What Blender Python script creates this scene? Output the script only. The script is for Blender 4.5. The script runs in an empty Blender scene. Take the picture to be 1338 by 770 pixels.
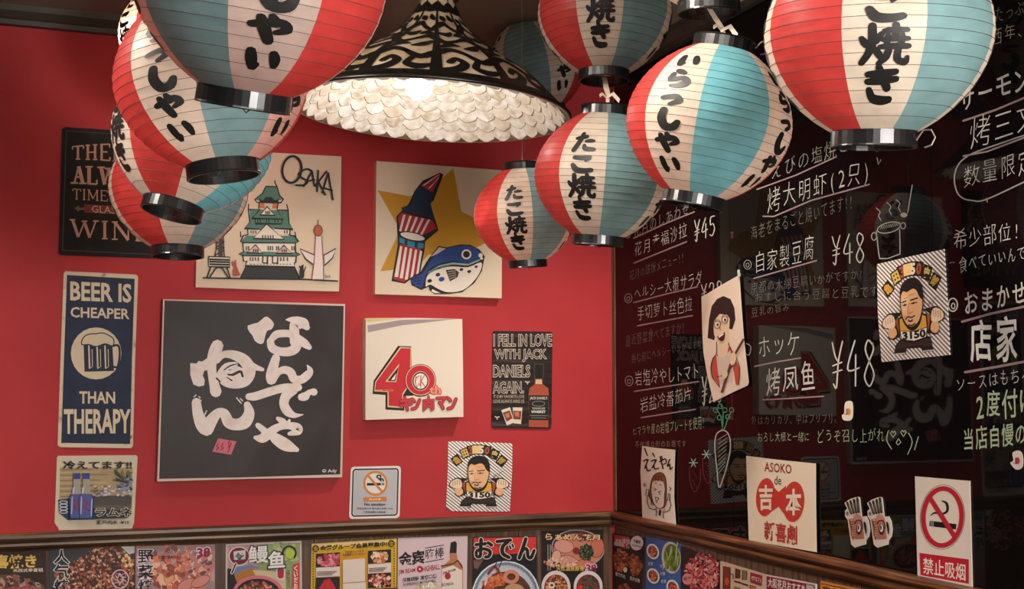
import bpy, bmesh, math, random
from mathutils import Vector, Matrix
from bpy import context as CX
R = math.radians
sc = CX.scene
C = sc.collection

# ------------------------------------------------------------ camera
F = 1622.0                                   # focal length for a 1338 px wide frame
PITCH = math.atan(125.0 / F)
HEAD = R(20.6)
EYE = Vector((0, 0, 1.5))
FWD = Vector((math.sin(HEAD) * math.cos(PITCH), math.cos(HEAD) * math.cos(PITCH), math.sin(PITCH)))
RGT = Vector((math.cos(HEAD), -math.sin(HEAD), 0))
UPV = RGT.cross(FWD)
cam = bpy.data.cameras.new('camera')
camo = bpy.data.objects.new('camera', cam); C.objects.link(camo)
cam.sensor_width = 36; cam.lens = F / 1338 * 36; cam.clip_start = 0.02
camo.matrix_world = Matrix((
    (RGT.x, UPV.x, -FWD.x, EYE.x), (RGT.y, UPV.y, -FWD.y, EYE.y), (RGT.z, UPV.z, -FWD.z, EYE.z), (0, 0, 0, 1)))
sc.camera = camo
sc.view_settings.view_transform = 'Standard'; sc.view_settings.look = 'None'
sc.view_settings.exposure = 0.4; sc.view_settings.gamma = 1; sc.view_settings.use_curve_mapping = False

# ------------------------------------------------------------ world and lights
w = bpy.data.worlds.new('room_air'); sc.world = w; w.use_nodes = True
w.node_tree.nodes['Background'].inputs[0].default_value = (1, .95, .9, 1)
w.node_tree.nodes['Background'].inputs[1].default_value = 0.26

def spot(name, loc, target, watts, size, blend, radius, col=(1, .9, .8)):
    l = bpy.data.lights.new(name, 'SPOT'); l.energy = watts; l.spot_size = R(size); l.spot_blend = blend
    l.shadow_soft_size = radius; l.color = col
    o = bpy.data.objects.new(name, l); C.objects.link(o); o.location = loc
    o.rotation_euler = (Vector(target) - Vector(loc)).to_track_quat('-Z', 'Y').to_euler()
    return o

def area(name, loc, target, watts, size, col=(1, .93, .85)):
    l = bpy.data.lights.new(name, 'AREA'); l.energy = watts; l.size = size; l.color = col
    o = bpy.data.objects.new(name, l); C.objects.link(o); o.location = loc
    o.rotation_euler = (Vector(target) - Vector(loc)).to_track_quat('-Z', 'Y').to_euler()
    return o

WY, WX = 3.357, 1.587                        # the two walls: back wall plane Y, right wall plane X
CEIL = 2.47
# ceiling lights of the restaurant, with unseen fill lights added among them
spot('downlight_wall_washer', (1.46, 2.66, CEIL - .03), (1.30, 2.95, 0), 46, 108, .9, .03)
spot('downlight_wall_washer', (0.30, 2.80, CEIL - .03), (0.30, 2.95, 0), 70, 108, .9, .03)
spot('downlight_wall_washer', (-0.75, 2.80, CEIL - .03), (-0.75, 2.95, 0), 50, 108, .9, .03)
spot('added_lantern_spot', (-0.62, 1.95, CEIL - .04), (.25, 1.95, 1.85), 60, 80, .6, .05)  # unseen spot added to brighten the left lantern cluster
spot('added_lantern_spot', (0.45, 1.62, CEIL - .04), (1.05, 1.62, 1.9), 46, 95, .6, .05)  # likewise added, aimed at the lanterns by the menu board
spot('added_left_spot', (-0.35, 0.9, 1.45), (.26, 2.05, 1.88), 24, 38, 1.0, .06, (1, .95, .88))  # added for the left lanterns below the nearest one; mounted on no wall
area('added_front_fill', (0.88, -0.35, 1.58), (.8, 1.8, 1.85), 38, .5, (1, .96, .92))  # unseen fill added beside the camera to lift the lanterns; no real lamp
area('added_fill_behind_camera', (0.0, -0.9, CEIL - .05), (.6, 2.3, 1.1), 26, 1.2)  # broad unseen fill added for the lanterns and the back wall
area('ceiling_light_table', (0.1, 0.4, 2.42), (0.1, 0.4, 0), 14, .5)

# ------------------------------------------------------------ materials
def lin(c):
    c = c / 255.0
    return c / 12.92 if c <= .04045 else ((c + .055) / 1.055) ** 2.4
def rgb(h):
    if isinstance(h, str):
        return (lin(int(h[0:2], 16)), lin(int(h[2:4], 16)), lin(int(h[4:6], 16)), 1)
    return (lin(h[0]), lin(h[1]), lin(h[2]), 1)
MATS = {}
def ink(h, rough=.55, spec=.3, metal=0):
    """flat colour (print, paint, paper)"""
    k = (h, rough, spec, metal)
    if k in MATS: return MATS[k]
    m = bpy.data.materials.new('ink_' + str(h)); m.use_nodes = True
    b = m.node_tree.nodes['Principled BSDF']
    b.inputs['Base Color'].default_value = rgb(h); b.inputs['Roughness'].default_value = rough
    b.inputs['Specular IOR Level'].default_value = spec; b.inputs['Metallic'].default_value = metal
    MATS[k] = m
    return m
def noisy(name, cols, scale=(1, 1, 1), rough=.6, spec=.3, bump=0, detail=6, nscale=5, dist=0, space='Object', contrast=(.3, .7), metal=0, kind='noise'):
    """noise- or voronoi-mottled procedural material over a colour ramp"""
    m = bpy.data.materials.new(name); m.use_nodes = True
    nt = m.node_tree; N = nt.nodes; L = nt.links; b = N['Principled BSDF']
    tc = N.new('ShaderNodeTexCoord'); mp = N.new('ShaderNodeMapping'); mp.inputs['Scale'].default_value = scale
    L.new(tc.outputs[space], mp.inputs[0])
    if kind == 'noise':
        n = N.new('ShaderNodeTexNoise'); n.inputs['Scale'].default_value = nscale; n.inputs['Detail'].default_value = detail
        n.inputs['Distortion'].default_value = dist; out = n.outputs[0]
    else:
        n = N.new('ShaderNodeTexVoronoi'); n.inputs['Scale'].default_value = nscale; out = n.outputs['Color']
    L.new(mp.outputs[0], n.inputs['Vector'])
    r = N.new('ShaderNodeValToRGB'); e = r.color_ramp.elements
    k = len(cols)
    for i, c in enumerate(cols):
        p = contrast[0] + (contrast[1] - contrast[0]) * i / max(1, k - 1)
        if i < 2: e[i].position = p; e[i].color = rgb(c)
        else:
            q = e.new(p); q.color = rgb(c)
    L.new(out, r.inputs[0]); L.new(r.outputs[0], b.inputs['Base Color'])
    b.inputs['Roughness'].default_value = rough; b.inputs['Specular IOR Level'].default_value = spec; b.inputs['Metallic'].default_value = metal
    if bump:
        bp = N.new('ShaderNodeBump'); bp.inputs['Strength'].default_value = bump; bp.inputs['Distance'].default_value = .01
        L.new(n.outputs[0], bp.inputs['Height']); L.new(bp.outputs[0], b.inputs['Normal'])
    return m

M = {}
M['red_wall'] = noisy('red_paint', ['a52a2d', 'ae3033'], nscale=6, rough=.62, spec=.25)
M['other_wall'] = noisy('brown_red_paint', ['4a1c1e', '562224'], nscale=3, rough=.8)
M['ceiling'] = noisy('dark_ceiling', ['7a7062', '857a6c'], nscale=2, rough=.85, spec=.15)
M['floor'] = noisy('floor_tile', ['3b332c', '4a4038'], nscale=3, rough=.6)
M['dark_trim'] = noisy('dark_trim_wood', ['38342c', '453f36'], scale=(1, 8, 8), nscale=6, rough=.5)
M['rail'] = noisy('rail_wood', ['2a190c', '523820', '86683e'], scale=(1.2, 26, 26), nscale=4, detail=8, rough=.38, spec=.5, bump=.15, contrast=(.3, .75))
M['rail_y'] = noisy('rail_wood_side', ['2c1509', '563018', '8a5832'], scale=(26, 1.2, 26), nscale=4, detail=8, rough=.36, spec=.5, bump=.15, contrast=(.3, .75))
M['plank'] = noisy('plank_wood', ['3e2a1f', '5a402e', '6e5440'], scale=(30, 30, 1.5), nscale=3, detail=8, rough=.5, spec=.4, bump=.1, contrast=(.3, .75))
M['post'] = noisy('post_wood', ['5c482e', '7c6848'], scale=(20, 20, 2), nscale=4, rough=.5)

# ------------------------------------------------------------ object helpers
def link(name, me, mats, parent=None):
    o = bpy.data.objects.new(name, me); C.objects.link(o)
    for m in mats: me.materials.append(m)
    if parent: o.parent = parent
    return o
def mesh(name, V, Fc, mats, parent=None, idx=None, smooth=False):
    me = bpy.data.meshes.new(name); me.from_pydata([tuple(v) for v in V], [], Fc)
    if idx:
        me.polygons.foreach_set('material_index', idx)
    if smooth: me.polygons.foreach_set('use_smooth', [True] * len(me.polygons))
    me.update()
    return link(name, me, mats if isinstance(mats, list) else [mats], parent)
def tag(o, label=None, cat=None, group=None, kind=None):
    if label: o['label'] = label
    if cat: o['category'] = cat
    if group: o['group'] = group
    if kind: o['kind'] = kind
    return o
def empty(name, loc, label=None, cat=None, group=None):
    o = bpy.data.objects.new(name, None); C.objects.link(o); o.location = loc; o.empty_display_size = .05
    return tag(o, label, cat, group)
def box_vf(x0, x1, y0, y1, z0, z1):
    V = [(x, y, z) for x in (x0, x1) for y in (y0, y1) for z in (z0, z1)]
    Fc = [(0, 1, 3, 2), (4, 6, 7, 5), (0, 4, 5, 1), (2, 3, 7, 6), (0, 2, 6, 4), (1, 5, 7, 3)]
    return V, Fc
def box(name, b, m, parent=None, bevel=0):
    V, Fc = box_vf(*b)
    o = mesh(name, V, Fc, m, parent)
    if bevel:
        md = o.modifiers.new('bevel', 'BEVEL'); md.width = bevel; md.segments = 2
    return o
def tube_vf(P, r, seg=8, closed=False):
    """round tube along points P, radius r (number or list)"""
    V, Fc = [], []; n = len(P); P = [Vector(p) for p in P]
    up = None
    for i, p in enumerate(P):
        a = P[(i - 1) % n] if (closed or i) else p
        b = P[(i + 1) % n] if (closed or i < n - 1) else p
        t = (b - a).normalized()
        if up is None: up = t.orthogonal().normalized()
        up = (up - t * up.dot(t)).normalized(); s = t.cross(up)
        rr = r[i] if isinstance(r, (list, tuple)) else r
        for k in range(seg):
            q = 2 * math.pi * k / seg
            V.append(p + (up * math.cos(q) + s * math.sin(q)) * rr)
    for i in range(n if closed else n - 1):
        j = (i + 1) % n
        for k in range(seg):
            Fc.append((i * seg + k, i * seg + (k + 1) % seg, j * seg + (k + 1) % seg, j * seg + k))
    if not closed:
        Fc.append(tuple(range(seg))[::-1]); Fc.append(tuple((n - 1) * seg + k for k in range(seg)))
    return V, Fc
def sweep(name, prof, a, b, axis, m, parent=None):
    """moulding: profile [(out, z)] carried along a wall; axis 'x' = back wall, 'y' = right wall"""
    V = []
    for t in (a, b):
        for o_, z in prof:
            V.append((t, WY - o_, z) if axis == 'x' else (WX - o_, t, z))
    n = len(prof)
    Fc = [(i, (i + 1) % n, n + (i + 1) % n, n + i) for i in range(n)] + [tuple(range(n))[::-1], tuple(range(n, 2 * n))]
    return mesh(name, V, Fc, m, parent)

# ------------------------------------------------------------ where a sight line meets a wall
def ray(px, py):
    return (FWD + RGT * ((px - 669) / F) - UPV * ((py - 385) / F)).normalized()
def on_wall(side, px, py, off=0.0):
    d = ray(px, py)
    t = (WY - off) / d.y if side == 'back' else (WX - off) / d.x
    return EYE + d * t
def at_depth(px, py, depth):
    d = ray(px, py)
    return EYE + d * (depth / d.dot(FWD))

# ------------------------------------------------------------ the room
RAILZ = on_wall('back', 400, 682.5).z        # top of the wooden rail
CROWN = on_wall('back', 0, 33).z             # underside of the crown trim
XL, YB = -2.6, -2.4
tag(box('wall_back', (XL, WX + .1, WY, WY + .1, 0, CEIL), M['red_wall']), kind='structure')
tag(box('wall_right', (WX, WX + .1, YB, WY, 0, CEIL), M['other_wall']), kind='structure')
tag(box('wall_left', (XL - .1, XL, YB, WY + .1, 0, CEIL), M['other_wall']), kind='structure')
tag(box('wall_front', (XL - .1, WX + .1, YB - .1, YB, 0, CEIL), M['other_wall']), kind='structure')
tag(box('floor', (XL - .1, WX + .1, YB - .1, WY + .1, -.1, 0), M['floor']), kind='structure')
tag(box('ceiling', (XL - .1, WX + .1, YB - .1, WY + .1, CEIL, CEIL + .1), M['ceiling']), kind='structure')
cp = [(0, CROWN), (.022, CROWN), (.024, CROWN + .012), (.03, CROWN + .016), (.045, CROWN + .03), (.05, CEIL), (0, CEIL)]
tag(sweep('trim_1', cp, XL, WX, 'x', M['dark_trim']), kind='structure')
tag(sweep('trim_2', cp, YB, WY - .05, 'y', M['dark_trim']), kind='structure')
rp = [(0, RAILZ), (.026, RAILZ), (.031, RAILZ - .004), (.032, RAILZ - .011), (.029, RAILZ - .016), (.022, RAILZ - .018), (.021, RAILZ - .021),
      (.025, RAILZ - .024), (.026, RAILZ - .030), (.022, RAILZ - .036), (.014, RAILZ - .040), (.012, RAILZ - .046), (0, RAILZ - .046)]
tag(sweep('trim_3', rp, XL, WX - .012, 'x', M['rail']), kind='structure')
tag(sweep('trim_4', rp, YB, WY - .032, 'y', M['rail_y']), kind='structure')
cxp = on_wall('back', 800, 500).x
tag(box('trim_5', (cxp, WX - .0005, WY - .022, WY, RAILZ, CROWN), M['post'], bevel=.002), kind='structure')
# wainscot of vertical boards below the rail, one object each, with a flat cap strip between every fourth pair
wb = tag(empty('trim_6', (0, WY, 0)), kind='structure')
wb_w = .098
V, Fc = box_vf(0, wb_w - .0025, -.008, 0, .1, RAILZ - .044)
pm = bpy.data.meshes.new('plank'); pm.from_pydata(V, [], Fc); pm.materials.append(M['plank'])
n = int((WX - XL) / wb_w)
for i in range(n):
    o = bpy.data.objects.new('plank', pm); C.objects.link(o); o.parent = wb
    o.location = (WX - .014 - wb_w * (i + 1), -.0005 - .0008 * (i % 3), 0)
wr = tag(empty('trim_7', (WX, 0, 0)), kind='structure')
V, Fc = box_vf(-.008, 0, 0, wb_w - .0025, .1, RAILZ - .044)
pm2 = bpy.data.meshes.new('plank'); pm2.from_pydata(V, [], Fc); pm2.materials.append(M['plank'])
for i in range(int((WY - YB) / wb_w)):
    o = bpy.data.objects.new('plank', pm2); C.objects.link(o); o.parent = wr
    o.location = (-.0005 - .0008 * (i % 3), WY - .014 - wb_w * (i + 1), 0)
tag(box('baseboard_back', (XL, WX - .02, WY - .016, WY, 0, .1), M['dark_trim']), kind='structure')
tag(box('baseboard_right', (WX - .016, WX, YB, WY - .017, 0, .1), M['dark_trim']), kind='structure')

# ------------------------------------------------------------ flat artwork on sheets
def cat(P, k=6, closed=False):
    """Catmull-Rom through tuples of any length"""
    n = len(P)
    if n < 3: return list(P)
    out = []
    rng = range(n if closed else n - 1)
    for i in rng:
        p = [P[(i + j) % n] if closed else P[min(max(i + j, 0), n - 1)] for j in (-1, 0, 1, 2)]
        for s in range(k):
            t = s / k
            out.append(tuple(.5 * (2 * b + (c - a) * t + (2 * a - 5 * b + 4 * c - d) * t * t + (3 * b - a - 3 * c + d) * t ** 3)
                             for a, b, c, d in zip(*p)))
    if not closed: out.append(tuple(P[-1]))
    return out
def ell(cx, cy, rx, ry=None, rot=0, n=24, a0=0, a1=360):
    ry = rx if ry is None else ry; c, s = math.cos(R(rot)), math.sin(R(rot)); out = []
    full = abs(a1 - a0) >= 360
    for i in range(n if full else n + 1):
        q = R(a0 + (a1 - a0) * i / n); x, y = rx * math.cos(q), ry * math.sin(q)
        out.append((cx + x * c - y * s, cy + x * s + y * c))
    return out
def rrect(x0, y0, x1, y1, r, n=4):
    out = []
    for cx, cy, a in ((x1 - r, y0 + r, -90), (x1 - r, y1 - r, 0), (x0 + r, y1 - r, 90), (x0 + r, y0 + r, 180)):
        out += [(cx + r * math.cos(R(a + 90 * i / n)), cy + r * math.sin(R(a + 90 * i / n))) for i in range(n + 1)]
    return out
def bil(q):
    """unit square (u right, v down) -> quad TL, TR, BR, BL"""
    (ax, ay), (bx, by), (cx_, cy_), (dx, dy) = q
    return lambda u, v: ((ax * (1 - u) + bx * u) * (1 - v) + (dx * (1 - u) + cx_ * u) * v, (ay * (1 - u) + by * u) * (1 - v) + (dy * (1 - u) + cy_ * u) * v)
GL = {}
def glyphs(s, off=0.0):
    k = (s, off)
    if k not in GL:
        c = bpy.data.curves.new('t', 'FONT'); c.body = s; c.resolution_u = 2; c.offset = off
        o = bpy.data.objects.new('t', c); m = bpy.data.meshes.new_from_object(o)
        GL[k] = ([(v.co.x, v.co.y) for v in m.vertices], [tuple(p.vertices) for p in m.polygons])
        bpy.data.meshes.remove(m); bpy.data.objects.remove(o); bpy.data.curves.remove(c)
    return GL[k]
# pen strokes of a serif capital alphabet: lines in a unit box (y down); 3rd item = heavy
SERIF = {
 'T': ([(.5, 0, .5, 1, 1), (.05, 0, .95, 0, 0), (.05, 0, .05, .22, 0), (.95, 0, .95, .22, 0)], [(.5, 1)]),
 'H': ([(.2, 0, .2, 1, 1), (.8, 0, .8, 1, 1), (.2, .5, .8, .5, 0)], [(.2, 0), (.2, 1), (.8, 0), (.8, 1)]),
 'E': ([(.22, 0, .22, 1, 1), (.1, 0, .88, 0, 0), (.1, 1, .9, 1, 0), (.22, .48, .7, .48, 0), (.88, 0, .88, .2, 0), (.9, 1, .9, .78, 0)], []),
 'F': ([(.22, 0, .22, 1, 1), (.1, 0, .9, 0, 0), (.22, .48, .7, .48, 0), (.9, 0, .9, .2, 0)], [(.22, 1)]),
 'A': ([(.5, 0, .15, 1, 0), (.5, 0, .85, 1, 1), (.27, .64, .73, .64, 0)], [(.15, 1), (.85, 1)]),
 'L': ([(.25, 0, .25, 1, 1), (.12, 1, .9, 1, 0), (.9, 1, .9, .74, 0)], [(.25, 0)]),
 'W': ([(.08, 0, .3, 1, 1), (.3, 1, .52, .1, 0), (.52, .1, .72, 1, 1), (.72, 1, .95, 0, 0)], [(.08, 0), (.52, .05), (.95, 0)]),
 'Y': ([(.1, 0, .5, .52, 1), (.9, 0, .5, .52, 0), (.5, .52, .5, 1, 1)], [(.1, 0), (.9, 0), (.5, 1)]),
 'I': ([(.5, 0, .5, 1, 1)], [(.5, 0), (.5, 1)]),
 'M': ([(.12, 0, .12, 1, 0), (.12, 0, .5, .85, 1), (.5, .85, .88, 0, 0), (.88, 0, .88, 1, 1)], [(.12, 1), (.88, 1), (.12, 0), (.88, 0)]),
 'N': ([(.15, 0, .15, 1, 0), (.15, 0, .85, 1, 1), (.85, 0, .85, 1, 0)], [(.15, 0), (.15, 1), (.85, 0)]),
 'R': ([(.2, 0, .2, 1, 1), (.2, 0, .6, 0, 0), (.6, 0, .82, .12, 1), (.82, .12, .82, .36, 1), (.82, .36, .6, .5, 1), (.6, .5, .2, .5, 0), (.5, .5, .85, 1, 1)], [(.2, 1), (.88, 1)]),
 'S': ([(.85, .18, .6, 0, 0), (.6, 0, .3, .05, 0), (.3, .05, .18, .25, 1), (.18, .25, .8, .7, 1), (.8, .7, .7, .95, 1), (.7, .95, .4, 1, 0), (.4, 1, .15, .8, 0)], []),
 'O': ([(.5, 0, .2, .2, 0), (.2, .2, .12, .5, 1), (.12, .5, .2, .8, 1), (.2, .8, .5, 1, 0), (.5, 1, .8, .8, 0), (.8, .8, .88, .5, 1), (.88, .5, .8, .2, 1), (.8, .2, .5, 0, 0)], []),
 "'": ([(.5, 0, .45, .25, 1)], []), ' ': ([], []),
}
class Sheet:
    """one thing lying flat on a wall: a backing panel and its printed parts"""
    def __init__(s, name, label, category, side, t, outline, col='e8dcc8', panel='panel', m=None, edge=None, group=None, thin=False):
        s.side, s.t, s.lift = side, t, 0.00015
        c = [sum(p[i] for p in outline) / len(outline) for i in (0, 1)]
        s.root = empty(name, on_wall(side, c[0], c[1], 0), label, category, group)
        s.o = Vector(s.root.location); s.parts = {}; s.T = None
        fr = [on_wall(side, x, y, t) - s.o for x, y in outline]
        bk = .0004 if side == 'back' or name == 'menu_poster' else .0072
        dn = Vector((0, t - bk, 0)) if side == 'back' else Vector((t - bk, 0, 0))
        if thin: dn = dn.normalized() * .0008
        n = len(fr)
        V = fr + [p + dn for p in fr]
        Fc = [tuple(range(n)), tuple(range(n, 2 * n))[::-1]] + [(i, i + n, (i + 1) % n + n, (i + 1) % n) for i in range(n)]
        mm = m or ink(col)
        mats = [mm] + ([edge] if edge else [])
        mesh(panel, V, Fc, mats, s.root, [0, 0] + [1 if edge else 0] * n)
        s.n = 1; s.RS = 1
    def P(s, p, l):
        if s.T: p = s.T(*p)
        return on_wall(s.side, p[0], p[1], s.t + s.lift * .3 + l) - s.o
    def add(s, part, m, polys, step=None):
        """polys: list of point lists, drawn above everything drawn before"""
        if isinstance(m, str): m = ink(m)
        d = s.parts.setdefault(part, [[], [], [], []])
        if m not in d[3]: d[3].append(m)
        k = d[3].index(m); l = s.n * s.lift * .55
        for p in polys:
            b = len(d[0]); d[0] += [s.P(q, l) for q in p]; d[1].append(tuple(range(b, b + len(p)))); d[2].append(k)
            if step: l += step
        s.n += 1
        if step: s.n += int(len(polys) * step / (s.lift * .55))
    def poly(s, part, m, pts, smooth=0):
        s.add(part, m, [cat(pts, smooth, True) if smooth else pts])
    def fill(s, part, m, V, Fc, own=False):
        if own: s.cnt = getattr(s, 'cnt', 0) + 1; part = (part, s.cnt)
        if isinstance(m, str): m = ink(m)
        d = s.parts.setdefault(part, [[], [], [], []])
        if m not in d[3]: d[3].append(m)
        k = d[3].index(m); l = s.n * s.lift * .55; b = len(d[0])
        d[0] += [s.P(q, l) for q in V]; d[1] += [tuple(b + i for i in f) for f in Fc]; d[2] += [k] * len(Fc)
        s.n += 1
    def line(s, part, m, pts, r=1.0, smooth=0, closed=False, cap=True):
        """brush line through (x, y[, r]) points"""
        k_ = getattr(s, "RS", 1)
        if k_ != 1: r *= k_; pts = [(q[0], q[1], q[2] * k_) if len(q) > 2 else q for q in pts]
        V, Fc = stroke(pts, r, smooth, closed, cap)
        if max(p[2] if len(p) > 2 else r for p in pts) / k_ > 1.15:      # wide brush: every dab its own height, so none are coplanar
            if isinstance(m, str): m = ink(m)
            d = s.parts.setdefault(part, [[], [], [], []])
            if m not in d[3]: d[3].append(m)
            k = d[3].index(m); l = s.n * s.lift * .55
            for g in Fc:
                b = len(d[0]); d[0] += [s.P(V[i], l) for i in g]; d[1].append(tuple(range(b, b + len(g)))); d[2].append(k); l += 1.2e-6
            s.n += 1 + len(Fc) * 1.2e-6 / (s.lift * .55)
        else: s.fill(part, m, V, Fc)
    def lines(s, part, m, L_, r=1.0, smooth=0):
        V, Fc = [], []
        for pts in L_:
            v, f = stroke(pts, r, smooth); b = len(V); V += v; Fc += [tuple(b + i for i in g) for g in f]
        s.fill(part, m, V, Fc)
    def text(s, part, m, st, q, off=0.0, outline=None, ow=.03):
        """st fitted into quad q = (x0, top0, bottom0, x1, top1, bottom1) or (x0, y0, x1, y1)"""
        if len(q) == 4: q = (q[0], q[1], q[3], q[2], q[1], q[3])
        B = bil(((q[0], q[1]), (q[3], q[4]), (q[3], q[5]), (q[0], q[2])))
        V0, _ = glyphs(st, 0.0)
        if not V0: return
        x0 = min(v[0] for v in V0); x1 = max(v[0] for v in V0); y0 = min(v[1] for v in V0); y1 = max(v[1] for v in V0)
        if outline:
            V, Fc = glyphs(st, off + ow)
            s.fill(part, outline, [B((x - x0) / (x1 - x0), (y1 - y) / (y1 - y0)) for x, y in V], Fc, True)
            s.own = (part, s.cnt)
        else: s.own = None
        V, Fc = glyphs(st, off)
        if s.own: s.fill(s.own, m, [B((x - x0) / (x1 - x0), (y1 - y) / (y1 - y0)) for x, y in V], Fc)
        else: s.fill(part, m, [B((x - x0) / (x1 - x0), (y1 - y) / (y1 - y0)) for x, y in V], Fc, True)
    def vtext(s, part, m, st, x0, y0, x1, y1, off=0.0, outline=None, ow=.03, dx=0):
        n = len(st); h = (y1 - y0) / n
        for i, ch in enumerate(st):
            s.text(part, m, ch, (x0 + dx * i, y0 + h * i + h * .05, x1 + dx * i, y0 + h * (i + 1) - h * .05), off, outline, ow)
    def serif(s, part, m, st, q, thick=1.5, thin=.7, arch=0):
        if len(q) == 4: q = (q[0], q[1], q[3], q[2], q[1], q[3])
        B = bil(((q[0], q[1]), (q[3], q[4]), (q[3], q[5]), (q[0], q[2])))
        wd = {'I': .5, "'": .3, ' ': .5, 'W': 1.25, 'M': 1.15}
        tot = sum(wd.get(c, .9) for c in st); x = 0; V, Fc = [], []
        def put(ax, ay, bx, by, r):
            v, f = stroke([(ax, ay, r), (bx, by, r)], r, 0, False, False); b = len(V); V.extend(v); Fc.extend(tuple(b + i for i in g) for g in f)
        for c in st:
            wch = wd.get(c, .9); segs, sf = SERIF[c]
            def g(u, v):
                U = (x + u * wch) / tot; a = B(U, v); return (a[0], a[1] - arch * math.sin(math.pi * U))
            for ax, ay, bx, by, hv in segs:
                a, b = g(ax * .9 + .05, ay), g(bx * .9 + .05, by); put(a[0], a[1], b[0], b[1], thick if hv else thin)
            for u, v in sf:
                a = g(u * .9 + .05, v); ww = thick * 2.0
                put(a[0] - ww, a[1], a[0] + ww, a[1], thin)
            x += wch
        s.fill(part, m, V, Fc, True)
    def done(s, stuff=()):
        for k, (V, Fc, idx, mats) in s.parts.items():
            if isinstance(k, tuple): k = k[0]
            o = mesh(k, V, Fc, mats, s.root, idx)
            if k in stuff or k in ('food_photo', 'window_marks', 'ice_photo', 'border_dots', 'small_print'): o['kind'] = 'stuff'
        return s.root

def stroke(pts, r=1.0, smooth=0, closed=False, cap=True):
    P = [(p[0], p[1], p[2] if len(p) > 2 else r) for p in pts]
    Q = cat(P, smooth, closed) if smooth else P
    n = len(Q); V, Fc = [], []
    m = n if closed else n - 1
    for i in range(n):
        a = Q[(i - 1) % n] if (closed or i) else Q[i]; b = Q[(i + 1) % n] if (closed or i < n - 1) else Q[i]
        dx, dy = b[0] - a[0], b[1] - a[1]; L = math.hypot(dx, dy) or 1
        k = 1.0
        if 0 < i < n - 1 or closed:
            ax, ay = Q[i][0] - a[0], Q[i][1] - a[1]; la = math.hypot(ax, ay) or 1
            co = max(.55, (ax * dx + ay * dy) / (la * L)); k = 1 / co
        nx, ny = -dy / L * Q[i][2] * k, dx / L * Q[i][2] * k
        V += [(Q[i][0] + nx, Q[i][1] + ny), (Q[i][0] - nx, Q[i][1] - ny)]
    for i in range(m):
        j = (i + 1) % n
        Fc.append((2 * i, 2 * i + 1, 2 * j + 1, 2 * j))
    if cap and not closed:
        for e in (P[0], P[-1]):
            b = len(V); V += ell(e[0], e[1], e[2], n=8); Fc.append(tuple(range(b, b + 8)))
    return V, Fc

# ------------------------------------------------------------ back wall: signs and posters
CREAM = 'd9c4a8'
# tin sign about wine, partly behind the lanterns
s = Sheet('tin_sign', 'dark tin sign about always having time for a glass of wine, behind the lanterns', 'sign', 'back', .004,
          [(85, 166), (214, 174), (216, 178), (212, 335), (209, 338), (79, 333), (76.5, 330), (81, 169)], m=noisy('worn_black_tin', ['171513', '1e1b18', '302b26'], nscale=14, rough=.6, spec=.15, contrast=(.35, .8)), panel='tin_plate')
s.line('raised_border', '3a352f', [(87, 171), (211, 179), (207, 333), (81.5, 327)], .6, closed=True)
TT = 'c29a80'
s.serif('lettering', TT, "THERE'S", (93, 192, 208, 205, 193, 221), 1.5, .9, arch=4)
s.serif('lettering', TT, 'ALWAYS', (94, 217, 239, 206, 222, 245), 2.4, 1.1)
s.serif('lettering', TT, 'TIME FOR A', (94, 247, 260, 206, 253, 267), .8, .5)
s.poly('ribbon', '6d2a22', [(110, 267), (190, 271), (189, 282), (110, 278)])
s.poly('ribbon', '6d5a44', [(97, 272), (103, 269), (103, 271.5), (110, 271.5), (110, 274.5), (103, 274.5), (103, 277)])
s.text('lettering', TT, 'GLASS OF', (120, 268.5, 277.5, 178, 272, 281), .01)
s.serif('lettering', TT, 'WINE', (90, 287, 309, 201, 293, 316), 1.9, .9)
s.done()

# city drawing
s = Sheet('poster', 'cream poster with the word OSAKA over a hand-drawn green-roofed castle', 'poster', 'back', .014,
          [(262, 194), (356, 199.5), (446, 204.5), (445, 290), (443, 381), (350, 379), (255.5, 375.5), (258, 285)], col=CREAM, panel='canvas_board')
K = '1c1a18'
O = lambda x, y: (250 + x / 5.133, 230 + y / 5.133)
def OL(part, m, pts, r=1.0, **k): s.line(part, m, [O(*p) for p in pts], r, **k)
def OP(part, m, pts, sm=0): s.poly(part, m, [O(*p) for p in pts], sm)
GR = '4f7c6a'
OP('castle_base', '2c2c29', [(370, 600), (690, 608), (728, 690), (328, 688)])
OP('castle_walls', 'e6d8c4', [(352, 530), (700, 532), (692, 608), (360, 602)])
OP('castle_walls', 'e6d8c4', [(352, 450), (695, 450), (690, 520), (350, 512)])
OP('castle_walls', 'e6d8c4', [(378, 355), (662, 358), (660, 392), (380, 388)])
OP('castle_walls', 'e6d8c4', [(428, 290), (610, 292), (606, 320), (430, 318)])
OP('castle_roof', GR, [(320, 525), (355, 505), (700, 512), (728, 530), (700, 540), (350, 535)])
OP('castle_roof', GR, [(330, 440), (372, 400), (690, 402), (718, 442), (690, 450), (350, 448)])
OP('castle_roof', GR, [(355, 352), (392, 315), (392, 225), (650, 232), (655, 320), (680, 358), (520, 352)])
OP('castle_roof', GR, [(425, 158), (475, 120), (500, 72), (575, 74), (590, 130), (618, 158), (580, 165), (455, 165)])
OP('castle_gable', 'e6d8c4', [(505, 322), (420, 418), (620, 424)]); OP('castle_gable', 'e6d8c4', [(510, 205), (465, 262), (560, 264)])
OP('castle_gable', 'd9b9a4', [(430, 465), (375, 515), (480, 520)]); OP('castle_gable', 'd9b9a4', [(620, 468), (570, 520), (676, 520)])
OP('castle_tiger', 'c9753c', [(455, 185), (490, 180), (492, 218), (458, 215)]); OP('castle_tiger', 'c9753c', [(545, 182), (578, 186), (572, 220), (542, 218)])
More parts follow.
